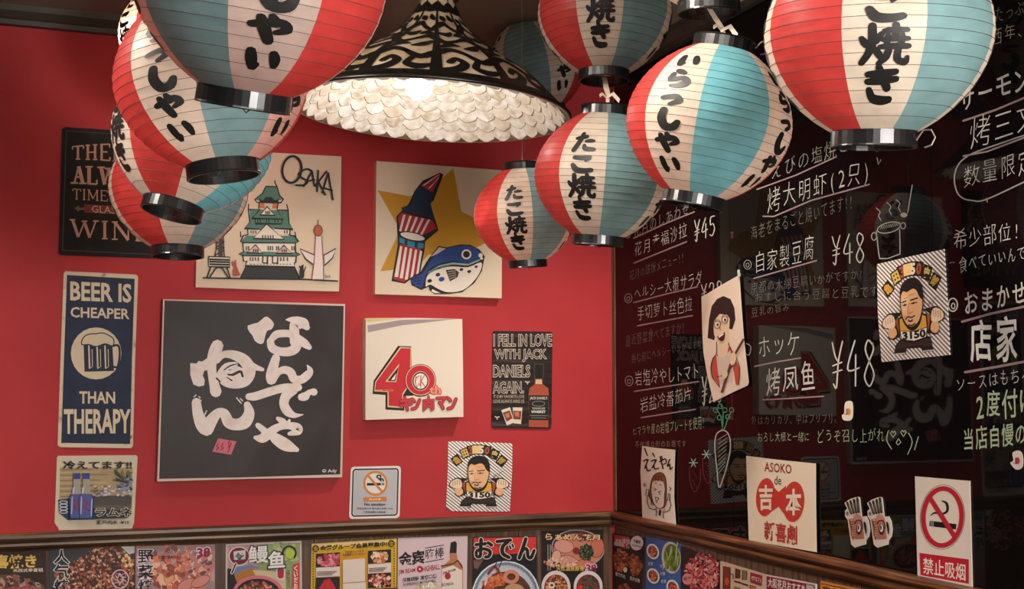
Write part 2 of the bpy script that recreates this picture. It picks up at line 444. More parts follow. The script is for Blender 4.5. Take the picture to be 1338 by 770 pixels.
OP('outline', K, [(455, 150), (480, 165), (500, 140), (540, 142), (560, 165), (590, 152), (580, 178), (500, 176), (458, 178)])
for a in ([(425, 158), (475, 120), (500, 70), (575, 72), (592, 130), (618, 156), (600, 180), (440, 178), (425, 158)], [(560, 32), (562, 50), (575, 72)],
          [(385, 225), (460, 225), (405, 285), (615, 290), (575, 228), (650, 230)], [(385, 190), (382, 225), (392, 310), (355, 352), (470, 358)], [(640, 192), (650, 232), (655, 318), (682, 358), (560, 352)],
          [(428, 288), (430, 320), (606, 322), (610, 292)], [(455, 180), (452, 218)], [(582, 180), (576, 218)], [(508, 205), (462, 262), (560, 264), (508, 205)],
          [(505, 322), (415, 420), (622, 426), (505, 322)], [(330, 375), (332, 412), (348, 400), (375, 395)], [(695, 378), (702, 412), (688, 402), (655, 395)], [(350, 400), (330, 440), (345, 448), (700, 450), (718, 440), (692, 402)],
          [(378, 358), (380, 392)], [(662, 360), (660, 396)], [(345, 448), (350, 510), (320, 524), (350, 535), (704, 538), (728, 528), (700, 512), (698, 450)],
          [(430, 462), (372, 515), (482, 520), (430, 462)], [(620, 466), (568, 520), (678, 520), (620, 466)], [(345, 535), (350, 572), (372, 572), (360, 604), (692, 610), (690, 585), (700, 580), (704, 540)],
          [(480, 540), (478, 582), (510, 585), (512, 542)], [(545, 542), (545, 584), (578, 586), (580, 545)], [(372, 600), (328, 686)], [(692, 610), (728, 688)]):
    OL('outline', K, a, .75)
for x, y0, y1 in [(x, 292, 312) for x in (445, 462, 505, 520, 560, 580)] + [(x, 365, 386) for x in (400, 415, 432, 625, 642)] + [(x, 398, 420) for x in (478, 496, 514, 532, 548)] \
        + [(x, 470, 500) for x in (370, 385, 515, 530, 545, 572, 585, 675, 688)] + [(x, 545, 570) for x in (395, 412, 430, 450, 600, 620, 645)] + [(x, 235, 255) for x in (500, 512, 524)] + [(x, 490, 512) for x in (418, 432, 446, 608, 622, 636)]:
    OL('window_marks', K, [(x, y0), (x + 1, y1)], .62, cap=False)
for x in range(395, 680, 22): OL('window_marks', '55504a', [(x, 592), (x + 10, 592)], .5, cap=False)
OP('cat_drawing', 'a8543f', [(275, 570), (285, 575), (300, 562), (304, 600), (318, 640), (328, 665), (285, 672), (278, 640), (285, 610), (272, 595)], 3)
OP('cat_drawing', K, [(720, 600), (732, 606), (752, 594), (752, 620), (758, 650), (752, 685), (728, 682), (725, 645), (728, 622)], 3)
OL('cat_drawing', K, [(758, 640), (764, 620), (768, 610)], .6)
OL('ground_line', K, [(80, 684), (400, 690), (760, 694), (980, 706)], 1.0)
# broadcast tower at left
for a in ([(172, 410), (168, 480), (160, 540)], [(215, 405), (218, 480), (222, 540)], [(190, 410), (188, 540)], [(204, 410), (206, 540)], [(170, 450), (218, 440)], [(168, 490), (220, 480)], [(168, 480), (220, 440)], [(162, 530), (220, 500)]):
    OL('tower_drawing', K, a, .7)
OP('tower_drawing', '3a3a3c', [(186, 420), (206, 420), (208, 538), (184, 538)])
OP('tower_drawing', 'd8cbb8', [(120, 540), (258, 545), (256, 612), (118, 608)])
for y in (560, 575, 592): OL('tower_drawing', K, [(122, y), (256, y + 4)], 1.2, cap=False)
OL('tower_drawing', K, [(118, 540), (258, 545), (256, 612), (116, 608), (118, 540)], .7)
for a in ([(130, 615), (106, 684)], [(165, 620), (122, 684)], [(210, 620), (250, 684)], [(240, 615), (262, 684)], [(165, 620), (185, 612), (210, 620)]): OL('tower_drawing', K, a, .8)
# plain stand-in tower at the right, pale with two side wings of paper
Q = lambda x, y: (380 + x / 7.7, 280 + y / 7.7)
s.poly('pale_tower', 'e0cfc4', [Q(212, 655), Q(235, 480), Q(250, 220), Q(310, 220), Q(325, 480), Q(330, 655)])
s.line('pale_tower', '8a2c3c', [Q(212, 655), Q(235, 480), Q(250, 220)], .5); s.line('pale_tower', '8a2c3c', [Q(310, 220), Q(325, 480), Q(330, 655)], .5)
s.poly('pale_tower', 'e0cfc4', [Q(95, 350), Q(235, 410), Q(225, 500), Q(150, 450)]); s.poly('pale_tower', 'e0cfc4', [Q(455, 345), Q(335, 410), Q(345, 510), Q(420, 440)])
s.line('pale_tower', '35242a', [Q(235, 410), Q(95, 350), Q(150, 450), Q(225, 505)], .7); s.line('pale_tower', '35242a', [Q(335, 412), Q(455, 345), Q(420, 440), Q(340, 515)], .7)
s.poly('pale_tower', 'b5583c', ell(*Q(276, 165), 5.4, 7.2)); s.line('pale_tower', '5a2418', ell(*Q(276, 165), 5.4, 7.2), .45, closed=True); s.line('pale_tower', K, [Q(276, 110), Q(276, 60)], .5)
s.text('signature', K, 'Kook', (425, 359, 432, 363))
# the word OSAKA, tilted brush letters
for a in (ell(381.5, 221.5, 12.5, 17.5, 8), ): s.line('lettering', K, a, 1.5, closed=True)
for a in ([(404, 223, 1), (397, 221, 1), (387.5, 227, 1), (391, 232, 1), (399, 237, 1.1), (394, 242, 1.1), (384, 242, 1)], ):
    s.line('lettering', K, [(x + 3, y) for x, y, r in a], 1.2, smooth=4)
for a in ([(408, 224), (397, 243.5)], [(408, 224), (411, 243)], [(401, 237), (411, 235)], [(416, 223), (414.5, 250)], [(427, 224), (412, 243)], [(417, 239), (425, 254.5)], [(429, 226), (421, 252)], [(429, 226), (435, 261)], [(424, 246), (434, 249)]):
    s.line('lettering', K, a, 1.1)
s.done()

# star and pufferfish poster; the striped figure is a plain striped pole with a drum-blue band
s = Sheet('poster', 'cream poster with a big yellow star and a blue pufferfish', 'poster', 'back', .022,
          [(492, 210.5), (575, 216.5), (656, 222.5), (656, 300), (655.5, 390), (570, 387), (490, 384.5), (491, 300)], col=CREAM, panel='canvas_board')
s.poly('star', 'bf8a1c', [(592.5, 220), (603, 276.5), (628, 289), (640, 300), (646, 312), (626, 322), (610, 330), (560, 333), (545, 349), (533, 358), (521, 350), (512, 353), (497, 354.5), (518, 311), (522, 299), (493, 248.5), (535, 256.5), (560, 248)])
A_ = lambda x, y: (490 + x / 7.7, 300 + y / 7.7)
B_ = lambda x, y: (490 + x / 7.7, 205 + y / 7.7)
NV = '1d2a44'; RD = 'a32430'; WH = 'e2d3c4'
s.poly('striped_pole', K, [B_(650, 160), B_(690, 175), B_(590, 440), B_(555, 470), B_(640, 740), A_(505, 120), A_(500, 200), A_(455, 430), A_(300, 545), A_(165, 520), A_(230, 150), A_(225, 60), B_(215, 600), B_(340, 470), B_(400, 340), B_(480, 240)])
s.poly('striped_pole', RD, [B_(640, 165), B_(660, 180), B_(575, 370), B_(460, 290)]); s.poly('striped_pole', RD, [B_(270, 560), B_(580, 640), B_(620, 720), A_(480, 60), A_(470, 190), A_(420, 440), A_(290, 530), A_(185, 500), A_(250, 160), A_(260, 40), B_(230, 610)])
s.poly('striped_pole', NV, [B_(400, 340), B_(460, 290), B_(590, 365), B_(560, 470), B_(600, 630), B_(275, 550), B_(265, 510), B_(370, 480)])
for k in range(4):
    f = k / 4; s.poly('striped_pole', WH, [B_(480 + 28 * k, 285 + 15 * k), B_(492 + 28 * k, 292 + 15 * k), B_(655 - 6 * k, 175 + 12 * k), B_(640 - 2 * k, 180 + 20 * k)][:4]) if k % 2 == 0 else None
for k in range(5):
    s.poly('striped_pole', WH, [B_(285 + 62 * k, 580 + 12 * k), B_(308 + 62 * k, 586 + 12 * k), A_(262 + 48 * k, 20 + 18 * k), A_(242 + 48 * k, 15 + 18 * k)])
    s.poly('striped_pole', WH, [A_(252 + 50 * k, 165 + 12 * k), A_(275 + 50 * k, 170 + 12 * k), A_(232 + 48 * k, 480 + 12 * k), A_(195 + 52 * k, 475 + 14 * k)])
s.poly('blue_band', NV, [A_(235, 60), A_(500, 130), A_(498, 205), A_(225, 135)])
for a in ([(248, 80), (300, 100), (296, 150), (245, 128)], [(328, 110), (402, 128), (398, 185), (325, 168)], [(432, 132), (490, 140), (488, 185), (428, 190)]): s.poly('blue_band', '2f7f95', [A_(*p) for p in a])
s.poly('blue_band', WH, [A_(x, y) for x, y in ell(378, 70, 128, 38, 12)]); s.line('blue_band', K, [A_(x, y) for x, y in ell(378, 70, 130, 40, 12)], .7, closed=True)
# pufferfish
s.poly('pufferfish', K, [A_(*p) for p in [(455, 430), (540, 290), (640, 165), (720, 180), (860, 150), (960, 155), (1050, 200), (1105, 270), (1095, 320), (1075, 420), (1000, 540), (880, 630), (740, 650), (600, 650), (550, 610), (540, 575), (465, 608), (400, 575), (370, 560), (350, 490)]])
s.poly('pufferfish', '24407c', [A_(*p) for p in [(480, 440), (560, 310), (690, 200), (860, 163), (960, 168), (1040, 212), (1050, 290), (940, 335), (780, 320), (640, 350), (530, 420), (480, 570), (440, 580), (380, 540), (365, 495)]], 3)
s.poly('pufferfish', 'c9a8a8', [A_(*p) for p in [(560, 275), (645, 178), (715, 192), (620, 250)]])
s.poly('pufferfish', '8fa8a0', [A_(*p) for p in [(510, 480), (540, 425), (650, 360), (780, 332), (940, 345), (1050, 300), (1060, 312), (935, 366), (780, 360), (640, 390), (560, 440), (520, 520)]])
s.line('pufferfish', K, [A_(*p) for p in [(500, 560), (530, 450), (640, 385), (780, 358), (935, 366), (1060, 315)]], .55, smooth=4)
s.poly('pufferfish', WH, [A_(*p) for p in [(510, 550), (530, 465), (640, 400), (780, 372), (935, 380), (1068, 330), (1060, 420), (985, 530), (880, 612), (740, 632), (640, 600), (560, 555), (515, 575)]], 3)
s.poly('pufferfish', WH, [A_(*p) for p in [(575, 600), (660, 640), (600, 640), (568, 622)]])
s.poly('pufferfish', WH, [A_(x, y) for x, y in ell(920, 250, 50, 50)]); s.poly('pufferfish', '2a1c18', [A_(x, y) for x, y in ell(920, 250, 34, 34)])
s.poly('pufferfish', WH, [A_(x, y) for x, y in ell(1062, 260, 22, 22)]); s.poly('pufferfish', WH, [A_(x, y) for x, y in ell(1072, 292, 16, 12)])
for x, y, a, c in ((550, 517, 24, K), (633, 455, 24, '24304c'), (670, 500, 30, '24407c'), (870, 403, 18, K), (948, 423, 20, K), (1018, 374, 16, K)): s.poly('pufferfish', c, [A_(*p) for p in ell(x, y, a, a * .75, -15)])
s.poly('pufferfish', '3a2e2c', [A_(*p) for p in [(712, 408), (800, 398), (845, 430), (830, 480), (755, 522)]])
for k in range(4): s.line('pufferfish', 'a89a90', [A_(735 + 4 * k, 425 + 24 * k), A_(815, 415 + 20 * k)], .5)
for k in range(3): s.line('pufferfish', K, [A_(370 + 25 * k, 500 + 22 * k), A_(470, 480 + 30 * k)], .45)
s.done()

# big black calligraphy poster
blackm = noisy('glossy_black_print', ['231b18', '2a211d', '332822'], nscale=2.6, detail=1.5, dist=1.0, rough=.42, spec=.18, bump=.9)
s = Sheet('poster', 'large square black glossy poster with bold white brush calligraphy in two columns', 'poster', 'back', .026,
          [(213, 391), (330, 394), (451, 397.5), (449, 510), (447, 624), (325, 626), (205.5, 629.5), (209.5, 510)], m=ink('c9b9a8'), panel='canvas_board')
s.poly('print_face', blackm, [(215, 392.8), (330, 396.5), (449, 400), (447, 510), (444.5, 620), (320, 624), (208, 626), (211.5, 510)])
CW = noisy('brush_white', ['d8c4bc', 'e6d8cf', 'd9c6b4'], nscale=25, rough=.45)
c3 = lambda x, y: (320 + x / 7.7, 400 + y / 7.7)
s.poly('calligraphy', CW, [c3(*p) for p in [(28, 198), (130, 168), (190, 118), (225, 108), (270, 145), (292, 185), (268, 235), (222, 252), (200, 320), (186, 372), (150, 382), (100, 350), (75, 295), (45, 260)]], 2)
s.line('calligraphy', CW, [(353, 446, 3.5), (360, 438, 5), (368, 436, 5), (381, 437, 5), (387, 445, 7), (386, 455, 6.5), (378, 459.5, 6), (366, 459.5, 5.5), (356, 455, 5.5), (353, 446, 4.5)], smooth=4)
s.line('calligraphy', CW, [(386, 448, 7), (384.5, 435, 6.5), (386, 423, 6.5), (396, 423, 7.5), (401, 428, 4)], smooth=4)
s.line('calligraphy', CW, [(374, 418, .8), (382, 418, 4), (394, 421, 6), (402, 428, 3)], smooth=4)
s.line('calligraphy', CW, [(389, 442, 5), (398, 449, 5.5), (404, 454, 3.5)], smooth=3)
s.line('calligraphy', CW, [(360.5, 468, 5.5), (357, 480, 6.5), (354, 490, 6.5), (354, 497, 6)], smooth=4)
s.line('calligraphy', CW, [(355, 497, 6), (363, 487, 4.5), (372, 483.5, 5), (380, 487, 5.5), (384, 495, 5.5), (393, 496.5, 5.5), (402, 490, 5.5), (405, 484, 4), (401.5, 477.5, .8)], smooth=4)
s.line('calligraphy', CW, [(325, 518.5, 4.5), (334, 518, 5.5), (352.5, 512, 5.5), (372, 507, 5.5), (390, 506.5, 5)], smooth=4)
s.line('calligraphy', CW, [(383, 509, 7), (374, 517, 6.5), (371, 528, 6), (376, 538, 6), (385, 543, 3.5), (396, 542, .6)], smooth=4)
s.line('calligraphy', CW, [(394, 519, 5), (399, 518, 5.5), (404, 513, 3.5), (410, 512.5, 5)], smooth=3)
s.line('calligraphy', CW, [(333.5, 572, 2.5), (342, 573, 6), (350, 568, 6.5), (362, 559, 5), (376, 556.5, 4.5), (388, 559, 6), (389, 564, 5), (378, 567, 2.5)], smooth=4)
s.line('calligraphy', CW, [(353, 566, 3), (360, 573, 7), (374, 582, 8), (388, 588, 3)], smooth=4)
s.line('calligraphy', CW, [(337, 556, 3.5), (345, 563, 4.5), (350, 568, 5)], smooth=3)
s.line('calligraphy', CW, [(363, 547, 2.5), (369, 551, 4.5), (372, 556, 5)], smooth=3); s.line('calligraphy', CW, [(378, 549.5, 1.8), (376, 555, 3)])
c1 = lambda x, y: (240 + x / 7.7, 400 + y / 7.7)
s.poly('calligraphy', CW, [c1(*p) for p in [(66, 575), (128, 580), (150, 553), (185, 560), (245, 520), (250, 640), (205, 655), (192, 700), (212, 745), (205, 800), (150, 812), (98, 790), (80, 740), (66, 690)]])
s.line('calligraphy', CW, [(284, 452, 8), (280, 462, 8), (276.5, 475, 6.5), (277.5, 490, 5.8), (280, 503, 6.5), (282, 512, 7.5)], smooth=4)
s.line('calligraphy', CW, [(282, 470, 6), (292, 463.5, 4.5), (305, 464, 6), (319, 471, 7.5), (326, 484, 8), (320, 497, 8), (306, 502, 6), (293, 499, 5), (286, 490, 3.5)], smooth=5)
s.line('calligraphy', CW, [(287, 488, 3.5), (296, 479, 4.5), (308, 476, 3)], smooth=3)
s.poly('calligraphy', CW, ell(305, 489, 16, 11)); s.line('calligraphy', CW, [(328, 478, 5), (336, 481, 3.5), (343, 483, 2.5)])
for a in ([(293, 483.5, .7), (301, 478, .9), (311, 475.5, .5)], [(298, 489.5, 1), (304, 490, 1.6), (311, 486.5, 1.8), (315, 486, 1.5), (317, 492, 1.5)], [(296, 493, .5), (303, 497.5, 1)], [(283, 494.5, 1.2), (288, 499, .8)], [(299, 484, .5), (302, 483, .5)]): s.line('ink_gaps', '241f1c', a, smooth=2)
s.line('calligraphy', CW, [(256.5, 526, 6), (258.5, 540, 7), (263, 553, 8.5), (268, 560, 9)], smooth=4)
s.line('calligraphy', CW, [(270, 561, 9), (276, 550, 8), (285, 540, 6), (293, 541, 6.5), (299, 552, 7.5), (309, 555, 7.5), (320, 551.5, 8.5), (325.5, 540, 7), (323, 529, 4.5)], smooth=5)
for a in ([(253.5, 519), (256, 516.5)], [(258, 521), (263, 524)], [(260, 518.5), (261.5, 520)], [(309, 520), (315, 527)], [(314, 521), (317, 524)], [(270, 537), (267, 543)]): s.line('calligraphy', CW, a, .8)
s.poly('red_seal', 'c76a78', [(285, 573), (309, 577), (302, 594.5), (277.4, 590.5)])
for k, (x, y) in enumerate(((283, 582), (289, 582), (298, 578.5))): s.line('red_seal', 'a02038', [(x + 2, y - 2), (x, y + 2), (x + 3, y + 3), (x, y + 6)], .8)
s.line('red_seal', 'a02038', [(302, 579), (300, 585), (298, 591)], .8)
s.text('small_print', 'd0c4b8', '© Ady', (421, 613.5, 619, 440, 613, 618.5), .02)
s.done()

# 40th anniversary board (the figure is left out)
s = Sheet('poster', 'thick white canvas board with a big red number 40 and red lettering', 'poster', 'back', .036,
          [(478, 416), (540, 415.5), (604, 417), (605, 480), (605.5, 545), (540, 547), (477.5, 549), (477.5, 480)], col='d9cbb9', panel='canvas_board')
H = lambda x, y: (470 + x / 5.5, 410 + y / 5.5)
def HL(part, m, pts, r=1.0, **k): s.line(part, m, [H(*p) for p in pts], r, **k)
def HP(part, m, pts, sm=0): s.poly(part, m, [H(*p) for p in pts], sm)
HP('grey_streak', '9a8a88', [(55, 85), (300, 45), (700, 38), (300, 85), (60, 135)]); HP('grey_streak', 'd0b878', [(30, 35), (300, 36), (60, 62)])
F4 = [(275, 232), (372, 236), (372, 500), (385, 590), (320, 592), (320, 698), (185, 690), (185, 585), (92, 578), (100, 482)]
HP('number_outline', '1c1614', F4)
HP('number_forty', 'd8b48a', [(290, 240), (372, 244), (365, 500), (312, 585), (310, 680), (200, 672), (200, 565), (104, 558), (112, 490)])
HP('number_forty', 'b8202a', [(296, 248), (366, 250), (360, 500), (306, 575), (304, 670), (208, 662), (208, 558), (110, 550), (118, 492)])
HP('number_forty', 'd8b48a', [(284, 360), (262, 492), (185, 490)]); HP('number_forty', '1c1614', [(280, 380), (256, 486), (200, 484)]); HP('number_forty', WH, [(262, 430), (250, 478), (226, 476)])
s.poly('number_outline', '1c1614', ell(*H(437, 480), 20.5, 21.5)); s.poly('number_forty', 'd8b48a', ell(*H(437, 478), 19.6, 20.3)); s.poly('number_forty', 'b8202a', ell(*H(437, 478), 18.6, 19.3))
s.poly('number_forty', 'd8b48a', ell(*H(437, 485), 11.4, 12.8)); s.poly('number_forty', '2a1c2c', ell(*H(437, 485), 10.6, 12)); s.poly('number_forty', 'e0d2c4', ell(*H(437, 485), 8.9, 10.2))
for a in ([(405, 455), (400, 500), (412, 530), (425, 500), (440, 535), (440, 495)], [(440, 445), (437, 515)], [(465, 445), (440, 485), (470, 525)], [(425, 450), (405, 462), (398, 490)]): HL('monogram', 'a8283c', a, .55)
s.text('lettering', 'e08a74', 'th', (*H(505, 520), *H(580, 575)), .03, 'b8202a', .05)
KT = {'キ': [[(8, 34), (50, 28), (92, 20)], [(5, 66), (50, 60), (96, 52)], [(40, 2), (50, 50), (62, 98)]], 'ン': [[(12, 14), (28, 24), (38, 34)], [(14, 92), (58, 78), (92, 20)]],
      '肉': [[(10, 98), (12, 28), (88, 26), (90, 90), (74, 96)], [(50, 2), (48, 30), (26, 56)], [(50, 36), (72, 54)], [(48, 60), (26, 84)], [(50, 64), (74, 80)]], 'マ': [[(6, 14), (90, 10), (48, 60)], [(32, 46), (52, 66), (68, 92)]]}
KP = [(((290, 600), (375, 694)), 'キ'), (((368, 602), (436, 692)), 'ン'), (((452, 594), (538, 698)), '肉'), (((552, 596), (622, 688)), 'マ'), (((626, 594), (698, 690)), 'ン')]
for col, rr_ in (('4a1014', 2.35), ('c23038', 1.7)):
    for ((x0, y0), (x1, y1)), ch in KP:
        for st in KT[ch]:
            s.line('katakana_lettering', col, [(*H(x0 + x / 100 * (x1 - x0), y0 + y / 100 * (y1 - y0)), rr_ * (.72 if ch == '肉' else 1)) for x, y in st], smooth=4 if len(st) == 3 and ch != 'マ' else 0)
s.text('small_print', 'd8a24a', '1979-2019', (*H(112, 545), *H(240, 562)))
s.done()

# whiskey tin sign
pl = noisy('dark_board_print', ['1a1614', '2e2622', '5a4c44'], scale=(1, 1, 22), nscale=3, rough=.5, spec=.15, contrast=(.35, .75), space='Object')
s = Sheet('tin_sign', 'small dark tin sign reading I FELL IN LOVE, whiskey bottle at its right', 'sign', 'back', .004,
          [(646, 432.6), (720, 433.6), (722, 435.5), (720.5, 558.5), (718.5, 560.5), (645, 559.5), (642.6, 557), (644, 434.5)], m=pl, panel='tin_plate')
J = lambda x, y: (635 + x / 5.5, 425 + y / 5.5)
def JT(st, x0, y0, x1, y1): s.text('lettering', '241c18', st, (*J(x0, y0), *J(x1, y1)), .0, 'c9b6a4', .045)
JT('I FELL IN LOVE', 55, 68, 472, 150); JT('WITH JACK', 62, 175, 432, 262); JT('DANIELS', 52, 290, 315, 372); JT('AGAIN.', 52, 410, 270, 488)
s.text('small_print', 'b09a88', 'IT IS MY FAVORITE LOVE', (*J(55, 502), *J(275, 525)), .01); s.text('small_print', 'b09a88', 'LOVE ALWAYS WINS US', (*J(55, 535), *J(275, 560)), .01)
s.poly('bottle_print', '4a4440', [J(*p) for p in [(346, 278), (416, 278), (416, 350), (408, 388), (350, 388), (346, 350)]])
s.poly('bottle_print', '14110f', [J(*p) for p in [(350, 282), (412, 282), (412, 350), (404, 385), (354, 385), (350, 350)]])
s.poly('bottle_print', 'a04a30', [J(*p) for p in [(354, 385), (404, 385), (408, 425), (448, 455), (452, 500), (448, 735), (308, 732), (306, 500), (312, 455), (350, 425)]])
s.poly('bottle_print', 'c9a48a', [J(*p) for p in [(358, 392), (400, 392), (404, 425), (356, 422)]])
s.poly('bottle_print', '1e1b1a', [J(*p) for p in [(308, 505), (450, 505), (448, 685), (308, 682)]])
s.line('bottle_print', '8a8078', [J(*p) for p in ell(378, 565, 45, 18)], .35, closed=True)
s.text('bottle_label', 'd8ccc0', 'JACK DANIEL\'S', (*J(316, 515), *J(440, 540)), .01); s.text('bottle_label', 'd8ccc0', 'TENNESSEE', (*J(330, 592), *J(425, 606)), .0); s.text('bottle_label', 'e8dcd0', 'WHISKEY', (*J(326, 614), *J(428, 632)), .02)
s.line('bottle_label', '8a8078', [J(318, 650), J(440, 652)], .4); s.line('bottle_label', '8a8078', [J(326, 666), J(432, 668)], .3)
for a, c in (([(110, 612), (172, 590), (205, 700), (150, 722)], 'd2c2b2'), ([(192, 592), (262, 592), (252, 712), (196, 706)], 'd2c2b2'), ([(120, 630), (170, 612), (192, 670), (148, 695)], '7a3a24'), ([(196, 615), (255, 618), (250, 680), (196, 676)], '7a3a24'), ([(135, 640), (165, 630), (172, 660), (145, 668)], 'b8704a'), ([(205, 625), (235, 622), (240, 660), (210, 655)], 'b8704a')):
    s.poly('whiskey_glasses_print', c, [J(*p) for p in a])
for x, y in ((298, 412), (80, 664)):
    for dx, dy in ((-14, -6), (0, 12), (14, -4)): s.line('flower_mark', 'c9b6a4', [J(x, y), J(x + dx, y + dy)], .8)
s.done()

# beer sign
rust = noisy('worn_cream_enamel', ['5a3a2c', 'b9a68a', 'cdbb9c', 'cdbb9c'], nscale=30, rough=.45, contrast=(.25, .5))
s = Sheet('tin_sign', 'tall navy tin sign reading BEER IS CHEAPER THAN THERAPY', 'sign', 'back', .004,
          [(85.5, 354.5), (178, 359), (180.5, 362), (176.5, 470), (173.8, 583), (171.5, 586), (78, 584.5), (75.3, 582), (79, 470), (83.2, 357)], m=rust, panel='tin_plate')
navy = noisy('navy_enamel', ['1e2438', '26304a'], nscale=18, rough=.5, spec=.15)
s.poly('navy_field', navy, [(87.5, 359.5), (176, 364.5), (172.5, 470), (170, 580.5), (80, 579), (83.5, 470)])
LT = 'd2bfa0'
s.text('lettering', LT, 'BEER IS', (92.5, 368.5, 392, 171, 372, 395), .028, '141828', .03); s.text('lettering', LT, 'CHEAPER', (92.5, 401.5, 414.5, 168.5, 404, 417), .02)
s.poly('mug_roundel', LT, ell(125.6, 462, 33, 34)); 
s.text('lettering', LT, 'THAN', (104, 512, 527, 150, 512.5, 527), .025, '141828', .03); s.text('lettering', LT, 'THERAPY', (84, 536, 566, 169.5, 536, 565), .03, '141828', .03)
Bm = lambda x, y: (60 + x / 2.139, 340 + y / 2.139)
s.poly('mug_drawing', navy, [Bm(*p) for p in [(105, 228), (185, 226), (190, 310), (108, 312)]])
s.line('mug_drawing', navy, [Bm(*p) for p in [(186, 240), (203, 240), (206, 270), (200, 298), (188, 298)]], 1.4, smooth=4)
for x in (120, 143, 165): s.line('mug_drawing', LT, [Bm(x, 240), Bm(x + 2, 302)], 1.0); s.line('mug_drawing', LT, [Bm(x + 9, 250), Bm(x + 10, 298), Bm(x + 3, 302)], .5)
s.poly('mug_drawing', LT, [Bm(*p) for p in [(100, 236), (104, 218), (118, 208), (140, 206), (160, 204), (182, 214), (190, 226), (186, 240), (165, 234), (140, 242), (120, 236)]], 3)
s.line('mug_drawing', navy, [Bm(*p) for p in [(100, 236), (104, 218), (118, 208), (140, 206), (160, 204), (182, 214), (190, 226), (186, 240), (165, 234), (140, 242), (120, 236)]], .7, smooth=3, closed=True)
s.done()

# soda picture sign
s = Sheet('poster', 'small white poster with two blue soda bottles, standing on the rail', 'poster', 'back', .003,
          [(76, 596), (178, 595), (179.8, 597), (175.2, 683.5), (172.5, 690.8), (150, 691.5), (77, 693.2), (76, 690), (71.3, 683.5), (74.4, 598)], col='c9bda4', panel='sheet')
Rm = lambda x, y: (x / 4.277, 590 + y / 4.277)
s.poly('photo', 'a8906a', [Rm(335, 92), Rm(742, 92), Rm(735, 350), Rm(700, 382), Rm(380, 385), Rm(330, 340)])
for k in range(12): s.line('photo', ('7e6844', 'c2ab80')[k % 2], [Rm(336, 104 + 15 * k), Rm(520 + (k % 3) * 40, 100 + 15 * k)], .5, cap=False)
s.poly('photo', '4a4440', [Rm(520, 250), Rm(738, 245), Rm(735, 300), Rm(520, 305)]); s.poly('photo', '5a4f4a', [Rm(520, 300), Rm(735, 300), Rm(730, 345), Rm(525, 345)])
s.poly('photo', '22304a', [Rm(325, 270), Rm(400, 262), Rm(530, 320), Rm(735, 335), Rm(715, 372), Rm(380, 385), Rm(330, 345)])
rnd = random.Random(4)
for k in range(60):
    x, y = rnd.uniform(525, 735), rnd.uniform(195, 248); s.poly('photo', rnd.choice(['b4a8ac', '8a8a9a', '6a6450', 'd0c8c8']), [Rm(*p) for p in ell(x, y, rnd.uniform(5, 12), rnd.uniform(4, 8), n=6)])
for k in range(40):
    x, y = rnd.uniform(630, 742), rnd.uniform(95, 165); s.line('photo', rnd.choice(['3c4a2a', '55663a', '2c3824']), [Rm(705, 175), Rm(x, y)], .35, cap=False)
for k in range(26):
    x, y = rnd.uniform(660, 742), rnd.uniform(150, 215); s.poly('photo', rnd.choice(['3a4060', '55608a', '8a90b0']), [Rm(*p) for p in ell(x, y, 9, 6, n=6)])
for dx, c in ((0, '46528a'), (52, '4a5490')):
    s.poly('bottle_print', '2a3a86', [Rm(412 + dx, 122), Rm(448 + dx, 122), Rm(450 + dx, 155), Rm(410 + dx, 155)])
    s.poly('bottle_print', '9a9484', [Rm(410 + dx, 155), Rm(450 + dx, 155), Rm(446 + dx, 200), Rm(455 + dx, 235), Rm(402 + dx, 235), Rm(412 + dx, 200)])
    s.poly('bottle_print', c, [Rm(398 + dx, 240), Rm(458 + dx, 240), Rm(470 + dx, 262), Rm(466 + dx, 375), Rm(392 + dx, 375), Rm(388 + dx, 262)])
    s.line('bottle_print', '1c2448', [Rm(398 + dx, 240), Rm(388 + dx, 262), Rm(392 + dx, 375), Rm(466 + dx, 375), Rm(470 + dx, 262), Rm(458 + dx, 240)], .5); s.line('bottle_print', 'c4c8dc', [Rm(462 + dx, 268), Rm(458 + dx, 360)], .5); s.poly('bottle_print', 'b4bcd8', [Rm(408 + dx, 200), Rm(420 + dx, 200), Rm(414 + dx, 235), Rm(404 + dx, 235)]); s.line('bottle_print', '8a2c3c', [Rm(410 + dx, 270), Rm(440 + dx, 285), Rm(415 + dx, 310), Rm(445 + dx, 330)], 1.0); s.line('bottle_print', 'b4b8cc', [Rm(404 + dx, 255), Rm(400 + dx, 350)], .7)
for k in range(4): s.line('photo', 'b4b8c8', [Rm(*p) for p in ell(355, 285 + 18 * k, 22, 8, n=12)], .6, closed=True)
s.text('lettering', K, '冷えてます!!', (*Rm(355, 55), *Rm(735, 98)), .035)
s.text('lettering', K, 'ラムネ', (*Rm(535, 318), *Rm(735, 362)), .03, 'c9bda4', .05); s.text('lettering', K, '瀬戸内氷  ¥10', (*Rm(540, 385), *Rm(722, 408)), .015)
s.done()

